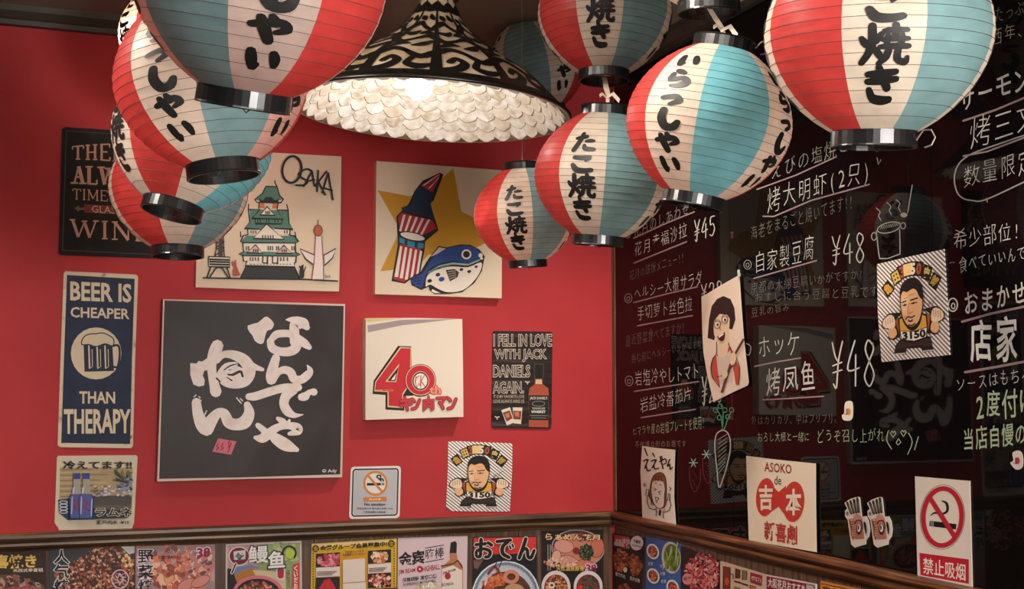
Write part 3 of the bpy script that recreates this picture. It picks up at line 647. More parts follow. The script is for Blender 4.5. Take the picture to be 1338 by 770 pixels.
# orange no smoking sticker
s = Sheet('sticker', 'small square white no smoking sign with orange circle, standing on the rail', 'sign', 'back', .003, rrect(0, 0, 1, 1, .07) and [bil(((458.4, 610.3), (524, 609), (522.2, 677.2), (456, 678.6)))(u, v) for u, v in rrect(0, 0, 1, 1, .07)], col='d6d0c8', panel='sheet')
N_ = lambda x, y: (450 + x / 9.06, 600 + y / 9.06)
s.line('border', '1a1c20', [bil(((461.6, 613.8), (520.3, 612.8), (518.8, 673.2), (459.8, 674.8)))(u, v) for u, v in rrect(0, 0, 1, 1, .06)], .9, closed=True)
s.poly('grey_field', 'b0aeb2', [bil(((463, 615.2), (519, 614.2), (517.5, 671.8), (461.3, 673.3)))(u, v) for u, v in rrect(0, 0, 1, 1, .06)])
s.poly('symbol', 'd6d0c8', [N_(*p) for p in ell(368, 288, 125, 130)])
s.poly('symbol', '1a1c20', [N_(*p) for p in [(265, 285), (470, 283), (470, 312), (265, 316)]]); s.poly('symbol', 'd6d0c8', [N_(*p) for p in [(432, 283), (440, 283), (440, 312), (432, 312)]]); s.poly('symbol', 'd6d0c8', [N_(*p) for p in [(450, 283), (456, 283), (456, 312), (450, 312)]])
s.line('symbol', '1a1c20', [N_(*p) for p in [(462, 262), (450, 235), (425, 240), (430, 200), (395, 195), (385, 215), (410, 235), (435, 262)]], .9, smooth=3)
s.line('symbol', 'c9762c', [N_(*p) for p in ell(368, 288, 132, 135, n=36)], 1.35, closed=True); s.line('symbol', 'c9762c', [N_(280, 198), N_(445, 385)], 1.4)
s.poly('orange_bar', 'c9762c', [N_(*p) for p in [(225, 455), (500, 448), (500, 500), (225, 505)]]); s.text('lettering', 'e0c8a8', '禁止吸烟', (*N_(295, 465), *N_(430, 492)), .02)
s.text('lettering', '1a1c20', 'No smoking', (*N_(238, 522), *N_(486, 562)), .03); s.text('lettering', '3a3a3c', '根据控烟条例 室内禁止吸烟 12345', (*N_(150, 575), *N_(572, 598)), .01); s.text('lettering', '3a3a3c', '广州市控烟办公室监督', (*N_(222, 618), *N_(490, 642)), .02)
s.done()

# caricature sticker, used twice: once on the red wall and once on the menu board
def hatch_mat():
    m = bpy.data.materials.new('silver_hatched_foil'); m.use_nodes = True
    nt = m.node_tree; N = nt.nodes; L = nt.links; b = N['Principled BSDF']
    tc = N.new('ShaderNodeTexCoord'); mp = N.new('ShaderNodeMapping'); mp.inputs['Rotation'].default_value = (0, R(52), 0)
    L.new(tc.outputs['Object'], mp.inputs[0])
    wv = N.new('ShaderNodeTexWave'); wv.bands_direction = 'X'; wv.inputs['Scale'].default_value = 44; wv.inputs['Distortion'].default_value = 0
    L.new(mp.outputs[0], wv.inputs[0]); r = N.new('ShaderNodeValToRGB'); e = r.color_ramp.elements
    e[0].position = .3; e[0].color = rgb('6a5a54'); e[1].position = .55; e[1].color = rgb('eee6de')
    L.new(wv.outputs[0], r.inputs[0]); L.new(r.outputs[0], b.inputs['Base Color']); b.inputs['Roughness'].default_value = .35; b.inputs['Metallic'].default_value = .15
    return m
def hatch_mat_side():
    m = hatch_mat().copy(); m.name = 'silver_hatched_foil_side'
    for n_ in m.node_tree.nodes:
        if n_.type == 'MAPPING': n_.inputs['Rotation'].default_value = (R(52), 0, 0)
        if n_.type == 'TEX_WAVE': n_.bands_direction = 'Y'
    return m
def caricature(s, T):
    s.T = T; s.RS = 6.5
    SK, SH = 'd9a578', 'b87c50'
    # arched lettering blocks
    for ch, x, y, a, c in (('亀', 160, 232, -38, 'c9923a'), ('田', 238, 165, -22, 'c9a85a'), ('3', 298, 138, -10, '7c3a2c'), ('1', 348, 130, -3, 'd8b878'), ('5', 395, 132, 4, 'd8c8a8'), ('0', 450, 140, 12, '8c4434'), ('史', 520, 175, 24, 'c9a85a'), ('郎', 590, 240, 38, 'b08a3c')):
        ca, sa = math.cos(R(a)), math.sin(R(a)); w = 30 if ch in '3150' else 34
        rot = lambda dx, dy: (x + dx * ca - dy * sa, y + dx * sa + dy * ca)
        s.poly('arched_lettering', '1e1410', [rot(-w - 8, -48), rot(w + 8, -48), rot(w + 8, 48), rot(-w - 8, 48)])
    for ch, x, y, a, c in (('亀', 160, 232, -38, 'c9923a'), ('田', 238, 165, -22, 'c9a85a'), ('3', 298, 138, -10, '9c4a34'), ('1', 348, 130, -3, 'd8b878'), ('5', 395, 132, 4, 'd8c8a8'), ('0', 450, 140, 12, '9c4a34'), ('史', 520, 175, 24, 'c9a85a'), ('郎', 590, 240, 38, 'b08a3c')):
        ca, sa = math.cos(R(a)), math.sin(R(a)); w = 19 if ch in '3150' else 28
        V, Fc = glyphs(ch, .05); V0, _ = glyphs(ch)
        x0 = min(v[0] for v in V0); x1 = max(v[0] for v in V0); y0 = min(v[1] for v in V0); y1 = max(v[1] for v in V0)
        pts = []
        for vx, vy in V:
            dx = ((vx - x0) / (x1 - x0) * 2 - 1) * w; dy = (1 - 2 * (vy - y0) / (y1 - y0)) * 34
            pts.append((x + dx * ca - dy * sa, y + dx * sa + dy * ca))
        s.fill('arched_lettering', c, pts, Fc)
    D = '1c1412'
    # trousers, shoes, arms, vest
    s.poly('caricature_figure', D, [(185, 680), (205, 620), (255, 580), (350, 610), (480, 582), (525, 590), (545, 685), (445, 688), (440, 655), (300, 650), (292, 688)])
    s.poly('caricature_figure', '33221e', [(205, 652), (222, 618), (262, 592), (350, 618), (475, 592), (520, 602), (528, 655), (440, 640), (300, 640)])
    s.line('caricature_figure', 'd8ccc0', [(192, 678), (285, 680)], .5); s.line('caricature_figure', 'd8ccc0', [(450, 680), (540, 680)], .5)
    for sx in (-1, 1):
        X = lambda x: 375 + sx * (x - 375)
        s.poly('caricature_figure', D, [(X(505), 555), (X(525), 440), (X(470), 410), (X(560), 400), (X(600), 402), (X(655), 440), (X(660), 490), (X(600), 508), (X(610), 560), (X(570), 582), (X(530), 570)], 2)
        s.poly('caricature_figure', SK, [(X(528), 545), (X(548), 495), (X(600), 500), (X(602), 555), (X(568), 572)], 2)
        s.poly('caricature_figure', 'e0c0a0', [(X(540), 490), (X(550), 425), (X(590), 410), (X(645), 440), (X(652), 480), (X(600), 500)], 2)
        for k in range(4): s.line('caricature_figure', D, [(X(565 + 20 * k), 418 + 6 * k), (X(562 + 22 * k), 462 + 5 * k)], .28)
        s.poly('caricature_figure', '9c4f2c', [(X(500), 440), (X(535), 450), (X(525), 500), (X(505), 550), (X(485), 500)])
    s.poly('caricature_figure', D, [(240, 440), (300, 430), (450, 430), (500, 440), (505, 520), (490, 590), (380, 612), (262, 590), (240, 520)])
    s.poly('caricature_figure', 'd09a38', [(252, 450), (300, 440), (455, 440), (490, 455), (495, 525), (375, 540), (252, 525)])
    s.poly('caricature_figure', 'ddd2c4', [(255, 530), (375, 545), (495, 530), (482, 588), (375, 604), (265, 585)])
    s.text('vest_number', D, '3150', (275, 540, 478, 588), .05)
    # head
    s.poly('caricature_head', D, [(264, 300), (270, 250), (300, 210), (350, 190), (400, 190), (445, 212), (474, 262), (478, 330), (474, 375), (460, 440), (434, 500), (385, 535), (340, 530), (296, 490), (272, 440), (262, 370)], 3)
    s.poly('caricature_head', SK, [(274, 300), (298, 268), (330, 278), (385, 262), (420, 280), (440, 320), (462, 335), (466, 370), (452, 425), (424, 478), (380, 505), (340, 505), (306, 478), (282, 435), (271, 370)], 3)
    s.poly('caricature_head', D, [(430, 285), (472, 290), (470, 345), (448, 330)])
    s.poly('caricature_head', 'e2b487', [(282, 310), (330, 300), (350, 370), (330, 420), (300, 430), (280, 380)], 3)
    s.line('caricature_head', D, [(278, 340), (320, 335)], .6); s.line('caricature_head', D, [(360, 335), (425, 328)], .7)
    s.line('caricature_head', D, [(285, 362), (322, 360)], .45); s.line('caricature_head', D, [(362, 358), (418, 355)], .45)
    s.poly('caricature_head', D, ell(305, 360, 8)); s.poly('caricature_head', D, ell(385, 356, 8))
    s.line('caricature_head', SH, [(345, 350), (328, 410), (345, 422), (375, 412)], .45, smooth=3); s.line('caricature_head', SH, [(300, 318), (340, 312)], .3); s.line('caricature_head', SH, [(350, 300), (400, 296)], .3)
    s.line('caricature_head', '3a1e18', [(308, 455), (330, 440), (360, 448), (392, 440)], .6, smooth=3); s.poly('caricature_head', '5a2420', ell(350, 466, 22, 12)); s.poly('caricature_head', 'e0d0c0', ell(350, 461, 14, 4))
    s.line('caricature_head', D, [(330, 495), (360, 502), (392, 492)], .6); s.line('caricature_head', SH, [(300, 430), (300, 470)], .3)
    s.line('signature', '3a2c28', [(505, 380), (530, 370), (520, 395), (548, 365), (560, 385), (575, 350), (612, 335)], .25)
    s.line('signature', 'a85a50', [(505, 400), (540, 405), (560, 392)], .2)
    s.T = None; s.RS = 1
T9 = lambda x, y: (575 + x / 7.33, 570 + y / 7.33)
s = Sheet('sticker', 'silver hatched caricature sticker of a fist-raising man on the red wall', 'sticker', 'back', .002, [T9(*p) for p in [(88, 52), (180, 50), (682, 70), (693, 85), (690, 350), (668, 722), (640, 724), (100, 720), (58, 680), (60, 640), (75, 300), (78, 62)]], m=hatch_mat(), panel='sheet')
caricature(s, T9); s.done()

# ------------------------------------------------------------ food posters below the rail
def food(s, part, cx, cy, rx, ry, n, cols, size, seed=1, clip=None, squash=.6):
    rn = random.Random(seed); by = {}
    for k in range(n):
        a = rn.uniform(0, 2 * math.pi); q = math.sqrt(rn.random())
        x, y = cx + rx * q * math.cos(a), cy + ry * q * math.sin(a)
        if clip and not clip(x, y): continue
        r = size * rn.uniform(.5, 1.2); rot = rn.uniform(0, 180)
        P = ell(x, y, r, r * squash, rot, n=7)
        P = [(px + rn.uniform(-.18, .18) * r, py + rn.uniform(-.18, .18) * r) for px, py in P]
        by.setdefault(rn.choice(cols), []).append(P)
    order = [(c, p) for c in by for p in by[c]]; rn.shuffle(order)
    d = s.parts.setdefault(part, [[], [], [], []]); base = s.n * s.lift * .55
    for i, (c, P) in enumerate(order):
        m = ink(c, .35, .4)
        if m not in d[3]: d[3].append(m)
        b = len(d[0]); l = base + i * 2e-6
        d[0] += [s.P(p, l) for p in P]; d[1].append(tuple(range(b, b + len(P)))); d[2].append(d[3].index(m))
    s.n += 1 + int(len(order) * 2e-6 / (s.lift * .55)) + 1
def sheet_b(label, pts, col, name='menu_poster', side='back', t=.0125, cat_='poster', m=None):
    return Sheet(name, label, cat_, side, t, pts, col=col, panel='sheet', m=m)
BL = 845
s = sheet_b('dark brown food poster with gold lettering at the far left end under the rail', [(-40, 716), (60, 719.5), (61, BL), (-40, BL)], '33211a')
s.text('lettering', 'd8b45a', '寿喜焼き', (-26, 726, 743, 47, 725, 742), .03, '1c1008', .03); s.text('lettering', 'd8ccb8', '关西式寿喜锅', (17, 744, 748, 56, 742.5, 747.5), .015)
s.poly('food_photo', '5c4034', [(-40, 752), (20, 751), (58, 765), (58, BL), (-40, BL)]); s.poly('food_photo', '8a6a54', [(22, 751), (56, 768), (50, 772), (26, 772)])
food(s, 'food_photo', 18, 768, 34, 14, 60, ['7a3028', '2a1a16', 'b08a74', '4a2c24', '8a5040'], 4, 2)
s.poly('food_photo', 'a8444c', [(15, 768), (40, 767), (60, 772), (60, 790), (10, 790)]); s.done()

s = sheet_b('slate food poster with white brush characters and grilled chopped meat, second from the left', [(64.5, 716), (176.5, 713.5), (176, BL), (64.5, BL)], '3a3c40')
clip = lambda x, y: 74 < x < 175 and y > 714.5 and (y - 714) > (132 - x) * .55
s.poly('plate_photo', '4a2c22', [(130, 714.3), (175.8, 713.8), (175.5, BL), (70, BL), (84, 742)])
food(s, 'food_photo', 128, 745, 60, 40, 900, ['8a4030', 'b06a4c', '2c1a18', 'd0a882', '5a2c26', 'c2855c', '3a2420', '7c3830', 'a8503c'], 2.6, 3, lambda x, y: 72 < x < 174.5 and y > 715.5 and (y - 712) > (136 - x) * .55 and y < BL)
s.poly('plate_photo', 'c4c0c0', [(158, 714.6), (175.8, 714.2), (175.8, 722), (169, 725)]); food(s, 'food_photo', 167, 738, 8, 13, 50, ['c9a85a', 'b8442c', 'd8c884'], 2.2, 5, lambda x, y: x < 175)
s.line('emblem', 'd8b8c4', ell(157, 757, 11, 12, n=20), .7, closed=True); s.line('emblem', 'd8b8c4', [(153, 757), (157, 750), (161, 757), (157, 763), (153, 757)], .7)
for a in range(0, 360, 40): s.line('emblem', 'd8b8c4', [(157 + 4 * math.cos(R(a)), 757 + 4 * math.sin(R(a))), (157 + 8 * math.cos(R(a + 20)), 757 + 8 * math.sin(R(a + 20)))], .5)
s.vtext('lettering', '201c1c', '人气焼', 71, 718, 90, 776, .02, 'd8d4d0', .045); s.done()

s = sheet_b('pinkish food poster with black brush characters, sausages and a red number 38', [(177.3, 714), (281, 711.5), (281, BL), (177, BL)], '9c7c7c')
s.poly('plate_photo', 'b8989c', [(178, 725), (280, 735), (280, 760), (178, 740)])
food(s, 'food_photo', 232, 746, 46, 30, 240, ['b8563c', 'd07850', '9c4430', 'd89a70', 'c4684c', 'e0b090', '7a3428'], 6, 7, lambda x, y: 198 < x < 274 and y > 716)
food(s, 'food_photo', 262, 738, 16, 18, 60, ['c4685c', 'b07070', '5a3430', 'd8b0a4'], 4, 8, lambda x, y: x < 278)
for x, y in ((244, 764), (262, 760)): s.poly('food_photo', 'c88478', ell(x, y, 13, 6.5, -25)); s.line('food_photo', '8a4038', ell(x, y, 13, 6.5, -25), .4, closed=True)
s.vtext('lettering', '1c181c', '野菜焼', 180.5, 718, 200, 776, .015, 'e4d8dc', .045)
s.text('lettering', '2a1c20', 'ソーセージグリル', (206, 721, 726, 256, 718.5, 725), .02, 'd8c8cc', .04); s.text('lettering', '2a1c20', '蔬菜烤香肠拼盘', (207, 727, 731, 234, 726, 730), .01)
s.text('price', '8c1c3c', '38', (258, 717, 728.5, 274, 716, 727.5), .04, 'e8d8dc', .06); s.done()

s = sheet_b('eel rice poster in a white frame with large white characters and a red fan', [(295, 711.5), (394, 707), (395.5, BL), (295, BL)], 'c4b4b0')
s.poly('print', '8a9468', [(297.5, 713.5), (392, 709.5), (392.5, BL), (297.5, BL)]); s.poly('print', 'b48a8c', [(297.5, 713.5), (340, 711.5), (336, 742), (312, 748), (297.5, 742)])
food(s, 'print', 362, 724, 30, 14, 60, ['7c9258', 'a4ac70', '94a468', 'b4a868', '6e8450'], 7, 9, lambda x, y: 340 < x < 390 and y > 712)
s.poly('print', '1e1a1c', [(297, 743), (314, 746), (322, 770), (322, BL), (297, BL)]); s.poly('print', '6a78a0', [(306, 742), (328, 738), (340, 742), (306, 752)])
s.poly('print', 'a86a2c', [(306, 752), (328, 741), (344, 752), (330, 765), (310, 762)]); s.poly('print', 'c4b08c', [(330, 745), (372, 748), (374, 770), (340, 765)])
s.poly('red_fan', 'd8ccc8', ell(312.5, 727, 14, 12.5)); s.poly('red_fan', '6c1c28', ell(312.5, 727, 12.6, 11.2)); s.poly('red_fan', 'c4c0bc', [(305, 721), (321, 719), (320.5, 731), (306, 732)]); food(s, 'red_fan', 313, 727, 6, 5, 20, ['38504c', '5c7068', '2a3634'], 2, 3)
s.line('red_fan', 'd8ccc8', [(308, 737), (303, 749)], 2); s.line('red_fan', '201c1c', [(308, 737), (303, 749)], 1)
s.poly('bowl', 'c46c74', ell(337, 775, 33, 23)); s.poly('bowl', '1c1414', ell(337, 776, 29, 19.5)); food(s, 'bowl', 337, 775, 24, 14, 220, ['8c3428', 'b85c48', '5c2420', 'd0887c', 'a84838', '3c1a18'], 3, 11)
s.poly('bowl', 'a8203a', rrect(363, 743, 370.5, 756, 3.5)); s.line('bowl', 'd8ccc8', rrect(361.5, 741.5, 372, 757.5, 4), .7, closed=True)
s.poly('bowl', 'a8bc3c', ell(379, 724, 6.5, 6.5)); s.line('bowl', '1a1a1c', ell(378, 723, 8.5, 8.8, n=18, a0=170, a1=400), 1.2); 
s.poly('red_banner', 'c4342c', [(383, 738), (391, 736), (391.5, BL), (379, BL)]); s.vtext('lettering', 'e8dcd8', 'くいだおれ', 384, 739, 389, 778, .02); s.vtext('lettering', '8c2430', 'はらぺこ', 375, 745, 379, 772, .01)
s.text('lettering', 'e0dcd8', '鳗', (325.5, 714.5, 736, 350, 713, 735), .015, '1a1618', .05); s.text('lettering', 'e0dcd8', '鱼', (351, 722, 742.5, 371.5, 720, 741), .03, '1a1618', .06); s.done()

s = sheet_b('yellow membership poster with black headline and four food pictures', [(407, 711), (518.5, 704), (518, 768), (406, 775)], 'c9a024')
s.poly('print', 'd8b878', [(408, 711.7), (517.8, 704.6), (517.6, 709), (408, 716)]);
s.poly('print', 'c48c1c', [(444, 721), (481, 718), (481, 770), (444, 773)])
for k in range(16):
    s.poly('border_dots', '3c1c14', ell(409.2, 724 + 3.3 * k, .9, 1.0, n=6)); s.poly('border_dots', '3c1c14', ell(515, 717 + 3.3 * k, .9, 1.0, n=6))
for x, y in ((412.5, 717), (511.5, 710.5)): s.poly('round_mark', '3c2c14', ell(x, y, 4.4, 4.6)); s.text('round_mark', 'c9a024', '金', (x - 3, y - 3, x + 3, y + 3))
s.text('lettering', '1c1814', '金爆グループ会員募集中!', (418.5, 713.5, 720, 505.5, 708, 714), .035)
s.text('lettering', '3c1c14', '下記QRコードより', (450.5, 720.5, 723.3, 475, 719, 722), .01); s.text('lettering', '3c1c14', '会員登録してください', (448, 724, 727, 477, 722.5, 725.5), .01)
for q in (((413, 724), (444, 722), (444, 740.5), (413, 742)), ((481, 720), (511, 718), (511, 735), (481, 737)), ((413, 755), (444, 754), (444, 772), (412, 773)), ((481, 750), (511, 748.5), (511, 767), (481, 769))): s.poly('print', '241c1c', q)
for q in (((413, 742), (444, 740.5), (444, 753), (413, 755)), ((481, 738), (511, 736), (511, 748), (481, 750)), ((448, 763), (478, 761), (478, 770), (448, 772)), ((448, 732), (477, 730), (477, 760), (448, 762))): s.poly('print', 'd4c4b8', q)
food(s, 'food_photo', 430, 732, 15, 7, 60, ['b83c4c', 'd08890', 'a82c38', 'c86470'], 4, 3, lambda x, y: 415 < x < 442); food(s, 'food_photo', 496, 728, 10, 7, 60, ['d8b08c', 'c4885c', 'b85c34', 'e0c8a8'], 3, 4)
food(s, 'food_photo', 497, 759, 14, 8, 90, ['c45c44', 'd89c80', 'a83c30', 'e0c0a8', '5c2c28'], 2.6, 5, lambda x, y: 482 < x < 510); s.poly('food_photo', 'b8242c', [(415, 772), (424, 758), (431, 756), (440, 771)])
for k in range(3): s.line('small_print', '3c1c14', [(414.5, 748 + 2 * k), (440 - 3 * k, 747 + 2 * k)], .45); s.line('small_print', '3c1c14', [(482.5, 743.5 + 2 * k), (505 - 2 * k, 742 + 2 * k)], .45)
s.done()

s = sheet_b('pale pink whisky highball poster with a bottle at its right', [(520, 703.5), (611, 700.5), (609, BL), (519, BL)], 'c8b0b4')
s.text('lettering', '1c1a1c', '金宾', (521.5, 723, 741, 554, 719, 736), .035); s.text('lettering', '1c1a1c', '嗨棒', (556, 718, 731.5, 580, 715, 729), .01)
s.line('lettering', '1c1a1c', [(556, 716.5), (580, 712.5)], .5); s.line('lettering', '1c1a1c', [(556, 735), (580, 730.5)], .5)
s.text('brand_lettering', '9c2430', 'JIM BEAM', (520.8, 745, 752.5, 542.5, 742.5, 749), .02); s.text('brand_lettering', '9c2430', 'HIGHBALL', (552.5, 741, 747.5, 574.5, 737, 744), .02); s.poly('brand_lettering', 'a81c30', ell(548.5, 744, 4, 4.4)); s.poly('brand_lettering', 'd8b4b8', ell(548.5, 744, 1.4, 1.4))
s.text('lettering', '1c1a1c', '超微碳酸 清爽口感', (526, 756, 761.5, 570.5, 750, 755.5), .02); s.text('lettering', '1c1a1c', 'THE REFRESHINGLY SMOOTH HIGHBALL', (526, 763, 766.5, 570, 757, 761), .01)
s.poly('bottle_print', '1e1a18', [(589, 709), (595, 707.5), (597, 710), (596.5, 723), (587.5, 723)]); s.poly('bottle_print', 'a8704c', [(587.5, 723), (596.5, 723), (598, 732), (604, 738), (605, 745), (604.5, BL), (577, BL), (577, 742), (582, 737), (588, 732)])
s.poly('bottle_print', 'd4c4b8', [(577.5, 744), (592, 739), (604, 746), (604, BL), (577, BL)]); s.line('bottle_print', '5c2c1c', [(577, 740), (592, 737), (598, 733), (604, 742)], .9, smooth=3)
s.text('bottle_label', '2c2420', 'JIM BEAM', (578.5, 748, 752, 595, 743, 747), .02); s.poly('bottle_label', 'a81c30', ell(585, 753, 4, 4.6)); s.text('bottle_label', '2c2420', 'BOURBON', (577.5, 762.5, 766.5, 592.5, 761, 765), .01)
food(s, 'ice_photo', 562, 775, 22, 12, 90, ['c4b08c', 'e0d8cc', 'a89878', 'd4c8b8'], 4, 6, lambda x, y: 540 < x < 576); s.done()

s = sheet_b('stew poster with fat black characters on a red band', [(618, 702.5), (701.5, 701), (702, BL), (618, BL)], '1c1a1c')
s.poly('red_band', 'c4342c', [(619, 703.5), (700.5, 702), (700.5, 723.5), (619, 725)]); s.poly('wooden_spoon_print', '6a4c48', [(618.5, 732), (634, 728), (624, 744), (619, 742)])
s.poly('bowl', 'b4b8c0', ell(661, 781, 45, 48)); s.line('bowl', '6c7884', ell(661, 781, 41, 44, n=30), 1.6, closed=True); s.line('bowl', 'd8dce0', ell(661, 781, 44, 47, n=30), .5, closed=True); s.poly('bowl', '5a3424', ell(661, 783, 35, 36)); 
for k in range(30): a = R(180 + 6 * k); s.line('bowl', '7c8894', [(661 + 38 * math.cos(a), 781 + 41 * math.sin(a)), (661 + 43 * math.cos(a + .08), 781 + 46 * math.sin(a + .08))], .35, cap=False)
s.poly('food_photo', 'a85034', [(630, 760), (655, 749), (662, 752), (660, 764), (634, 772)]); food(s, 'food_photo', 647, 760, 14, 7, 70, ['b8643c', 'a04828', 'c87c50'], 2.6, 3)
s.line('food_photo', 'c87c64', ell(668, 754, 8, 7, n=14), 2.4, closed=True); s.poly('food_photo', 'b48c68', ell(672, 772, 13, 9)); s.line('food_photo', '7c3024', [(638, 750), (646, 741), (652, 748), (644, 752)], 1.6, smooth=3); s.line('food_photo', 'd8b0a0', [(636, 756), (634, 764)], 1.5)
for x in (658, 664): s.line('skewer', '241c1c', [(x, 714), (x - 12, 742)], .6)
BK = '161414'; OW = 'cdbfb4'
def fat(strokes, mx, my, sx, sy):
    for col, ex in ((OW, 1.0), (BK, 0)):
        for st in strokes: s.line('lettering', col, [(mx + x * sx, my + y * sy, r + ex) for x, y, r in st], smooth=4)
fat([[(.05, .3, 2), (.6, .25, 2.2)], [(.35, .05, 2.4), (.33, .5, 2.3), (.3, .85, 2.2), (.1, .85, 2), (.12, .6, 2), (.5, .5, 2), (.85, .62, 2.3), (.8, .85, 2.2), (.6, .9, 2)], [(.75, .2, 2), (.95, .32, 2.2)]], 620.5, 704, 23, 27)
fat([[(.02, .15, 2.1), (.9, .08, 2.2)], [(.75, .15, 2.3), (.4, .4, 2.4), (.4, .75, 2.5), (.8, .95, 2.3)], [(.85, .38, 1.2), (.92, .5, 1.2)], [(1.02, .3, 1.2), (1.08, .42, 1.2)]], 649, 704, 20, 26)
fat([[(.45, .02, 2.4), (.25, .5, 2.4), (.02, .98, 2.3)], [(.15, .7, 2), (.4, .5, 2), (.55, .6, 2.2), (.6, .9, 2.3), (.8, .95, 2.3), (1, .6, 2)]], 678, 704, 20, 26)
s.done()

s = sheet_b('black ramen poster with noodle bowls and a price of 38 nearest the corner', [(708, 694), (788, 692.5), (789.5, BL), (708, BL)], '201818')
s.poly('bowl', '3a2c30', ell(755, 717, 34, 24, 4)); s.line('bowl', '9c8c90', ell(755, 717, 34, 24, 4, n=30), .7, closed=True); s.poly('bowl', 'b8745c', ell(755, 719, 32, 21.5, 4))
for x, y, rx, ry, c in ((737, 714, 13, 9, 'c4887c'), (742, 734, 12, 8, 'c08478'), (780, 716, 9, 13, 'b8644c'), (727, 727, 6, 8, 'c49c7c'), (765, 738, 13, 6, 'b87058')): s.poly('food_photo', c, ell(x, y, rx, ry, 10)); s.line('food_photo', '7c3c34', ell(x, y, rx, ry, 10, n=16), .4, closed=True)
food(s, 'food_photo', 766, 722, 9, 10, 160, ['283020', '3c4c30', '1c2418', '58684c'], 2, 8); s.poly('food_photo', '7c2028', ell(753, 720, 4.5, 4.5)); food(s, 'food_photo', 765, 702, 14, 5, 60, ['6c2c30', '9c5c58', '3a2428'], 2.2, 5)
food(s, 'food_photo', 733, 735, 22, 6, 70, ['c4987c', 'b87c68', 'd8b094'], 2.4, 15)
s.text('lettering', 'd8b078', 'らぁめん花月', (713, 697, 706, 783.5, 699, 706), .025, '2a1410', .05)
for x in (716, 719): s.line('small_print', 'b8a898', [(x, 712), (x, 746)], .35)
s.text('price', 'c9a45c', '天然温泉豚骨', (727, 739.5, 746, 763, 740, 746.5), .02); s.text('price', '7c2438', '38', (766, 738, 748, 779, 738, 748), .03, 'd8b8bc', .07)
for cx, c in ((726.5, 0), (768.5, 1)):
    s.poly('bowl', 'd0c0c0', ell(cx, 767, 19, 21)); s.poly('bowl', '7c3428', ell(cx, 768, 15.5, 17)); food(s, 'food_photo', cx, 767, 13, 14, 200, [['a8603c', '5c2c24', 'd0a070', 'b87c50'], ['3c4430', '54583c', '7c3438', '2a3024']][c], 2.4, 20 + c)
s.poly('food_photo', 'd8ccbc', ell(721, 765, 4, 4)); s.poly('food_photo', '6c3020', ell(721, 765, 2, 2)); s.poly('food_photo', 'c8342c', ell(758, 768, 3, 3)); s.done()

# right wall
def sheet_r(label, pts, col, t=.0125, m=None, name='menu_poster'): return Sheet(name, label, 'poster', 'right', t, pts, col=col, panel='sheet', m=m)
s = sheet_r('narrow fried chicken poster with white speech bubble, first on the side wall from the corner', [(801.2, 697), (842, 703.5), (839, 760), (838.5, BL + 10), (801.2, BL)], '2c1c1c')
s.poly('print', 'a83c44', [(802.5, 699), (822, 702), (822, 716), (803, 712)]); s.poly('print', 'c49c90', [(802.5, 708), (815, 710), (815, 715), (802.5, 713)])
s.text('lettering', 'd8c0bc', '本店', (804, 704, 708, 812, 705.5, 709.5), .02); s.text('lettering', 'd8b0b0', '唐揚', (813, 703, 716, 823, 705, 718), .02); s.poly('speech_bubble', 'd4c8c8', ell(832, 710, 8.5, 9.5, 10)); s.text('lettering', '2a1c1c', '数量限', (827.5, 705, 709, 837, 707, 711), .03); s.text('lettering', '2a1c1c', '人気No1', (825.5, 711, 714, 839, 713, 716.5), .02)
food(s, 'food_photo', 811, 733, 9, 14, 120, ['a8562c', '7c3820', 'c4743c', '5c2c1c'], 3.2, 4, lambda x, y: 802.5 < x); food(s, 'food_photo', 830, 738, 8, 14, 120, ['a8502c', '8a4024', 'c06838', '5c2418'], 3, 5, lambda x, y: x < 838.5); s.poly('food_photo', 'd8ccc0', ell(817, 745, 2.6, 3.5))
s.text('lettering', 'd8c8c0', '香港風味', (804, 747, 752, 817, 752, 757), .02); s.text('lettering', 'd8c8c0', '花月名物', (823, 753, 758, 836, 757, 762), .02); food(s, 'food_photo', 817, 773, 9, 10, 80, ['a83c34', 'c45c48', '6c2420'], 2.8, 6); s.poly('bottle_print', '14141c', [(836, 718), (839.5, 719), (838.5, 733), (835, 732)]); s.done()

s = sheet_r('blue side dish poster with green beans on plates, second on the side wall', [(843.6, 701.5), (888.5, 710.5), (889, BL + 12), (844.5, BL)], '3a5690')
s.poly('plate_photo', 'b8b0a4', ell(877, 729, 12.5, 21, -6)); s.poly('plate_photo', '54603a', ell(878, 729, 10.5, 18, -6))
rnd = random.Random(12)
for k in range(26):
    x, y = rnd.uniform(868, 886), rnd.uniform(715, 742); a = rnd.uniform(-.5, .5); s.line('food_photo', rnd.choice(['84943c', '6c7c34', '9ca84c', 'a4a860', '4c5c2c']), [(x - 5 * a, y - 6, .8), (x, y, 1.0), (x + 6 * a, min(y + 7, 746), .8)], smooth=2)
for x, y in ((853, 721), (853.5, 753), (879, 768)):
    s.poly('plate_photo', 'd0ccc8', ell(x, y, 8, 10.5, -20)); s.poly('plate_photo', '5c2c1c', ell(x, y, 5.8, 8, -20)); food(s, 'food_photo', x, y, 4.5, 6.5, 50, ['b8482c', 'a8302c', 'd07850', '6c3820'], 1.7, int(x))
for x, y in ((850, 735), (866, 738), (866, 748), (867, 758)): s.text('lettering', 'c4c8d0', '枝豆', (x - 3, y, x + 3, y + 4), .03)
s.done()

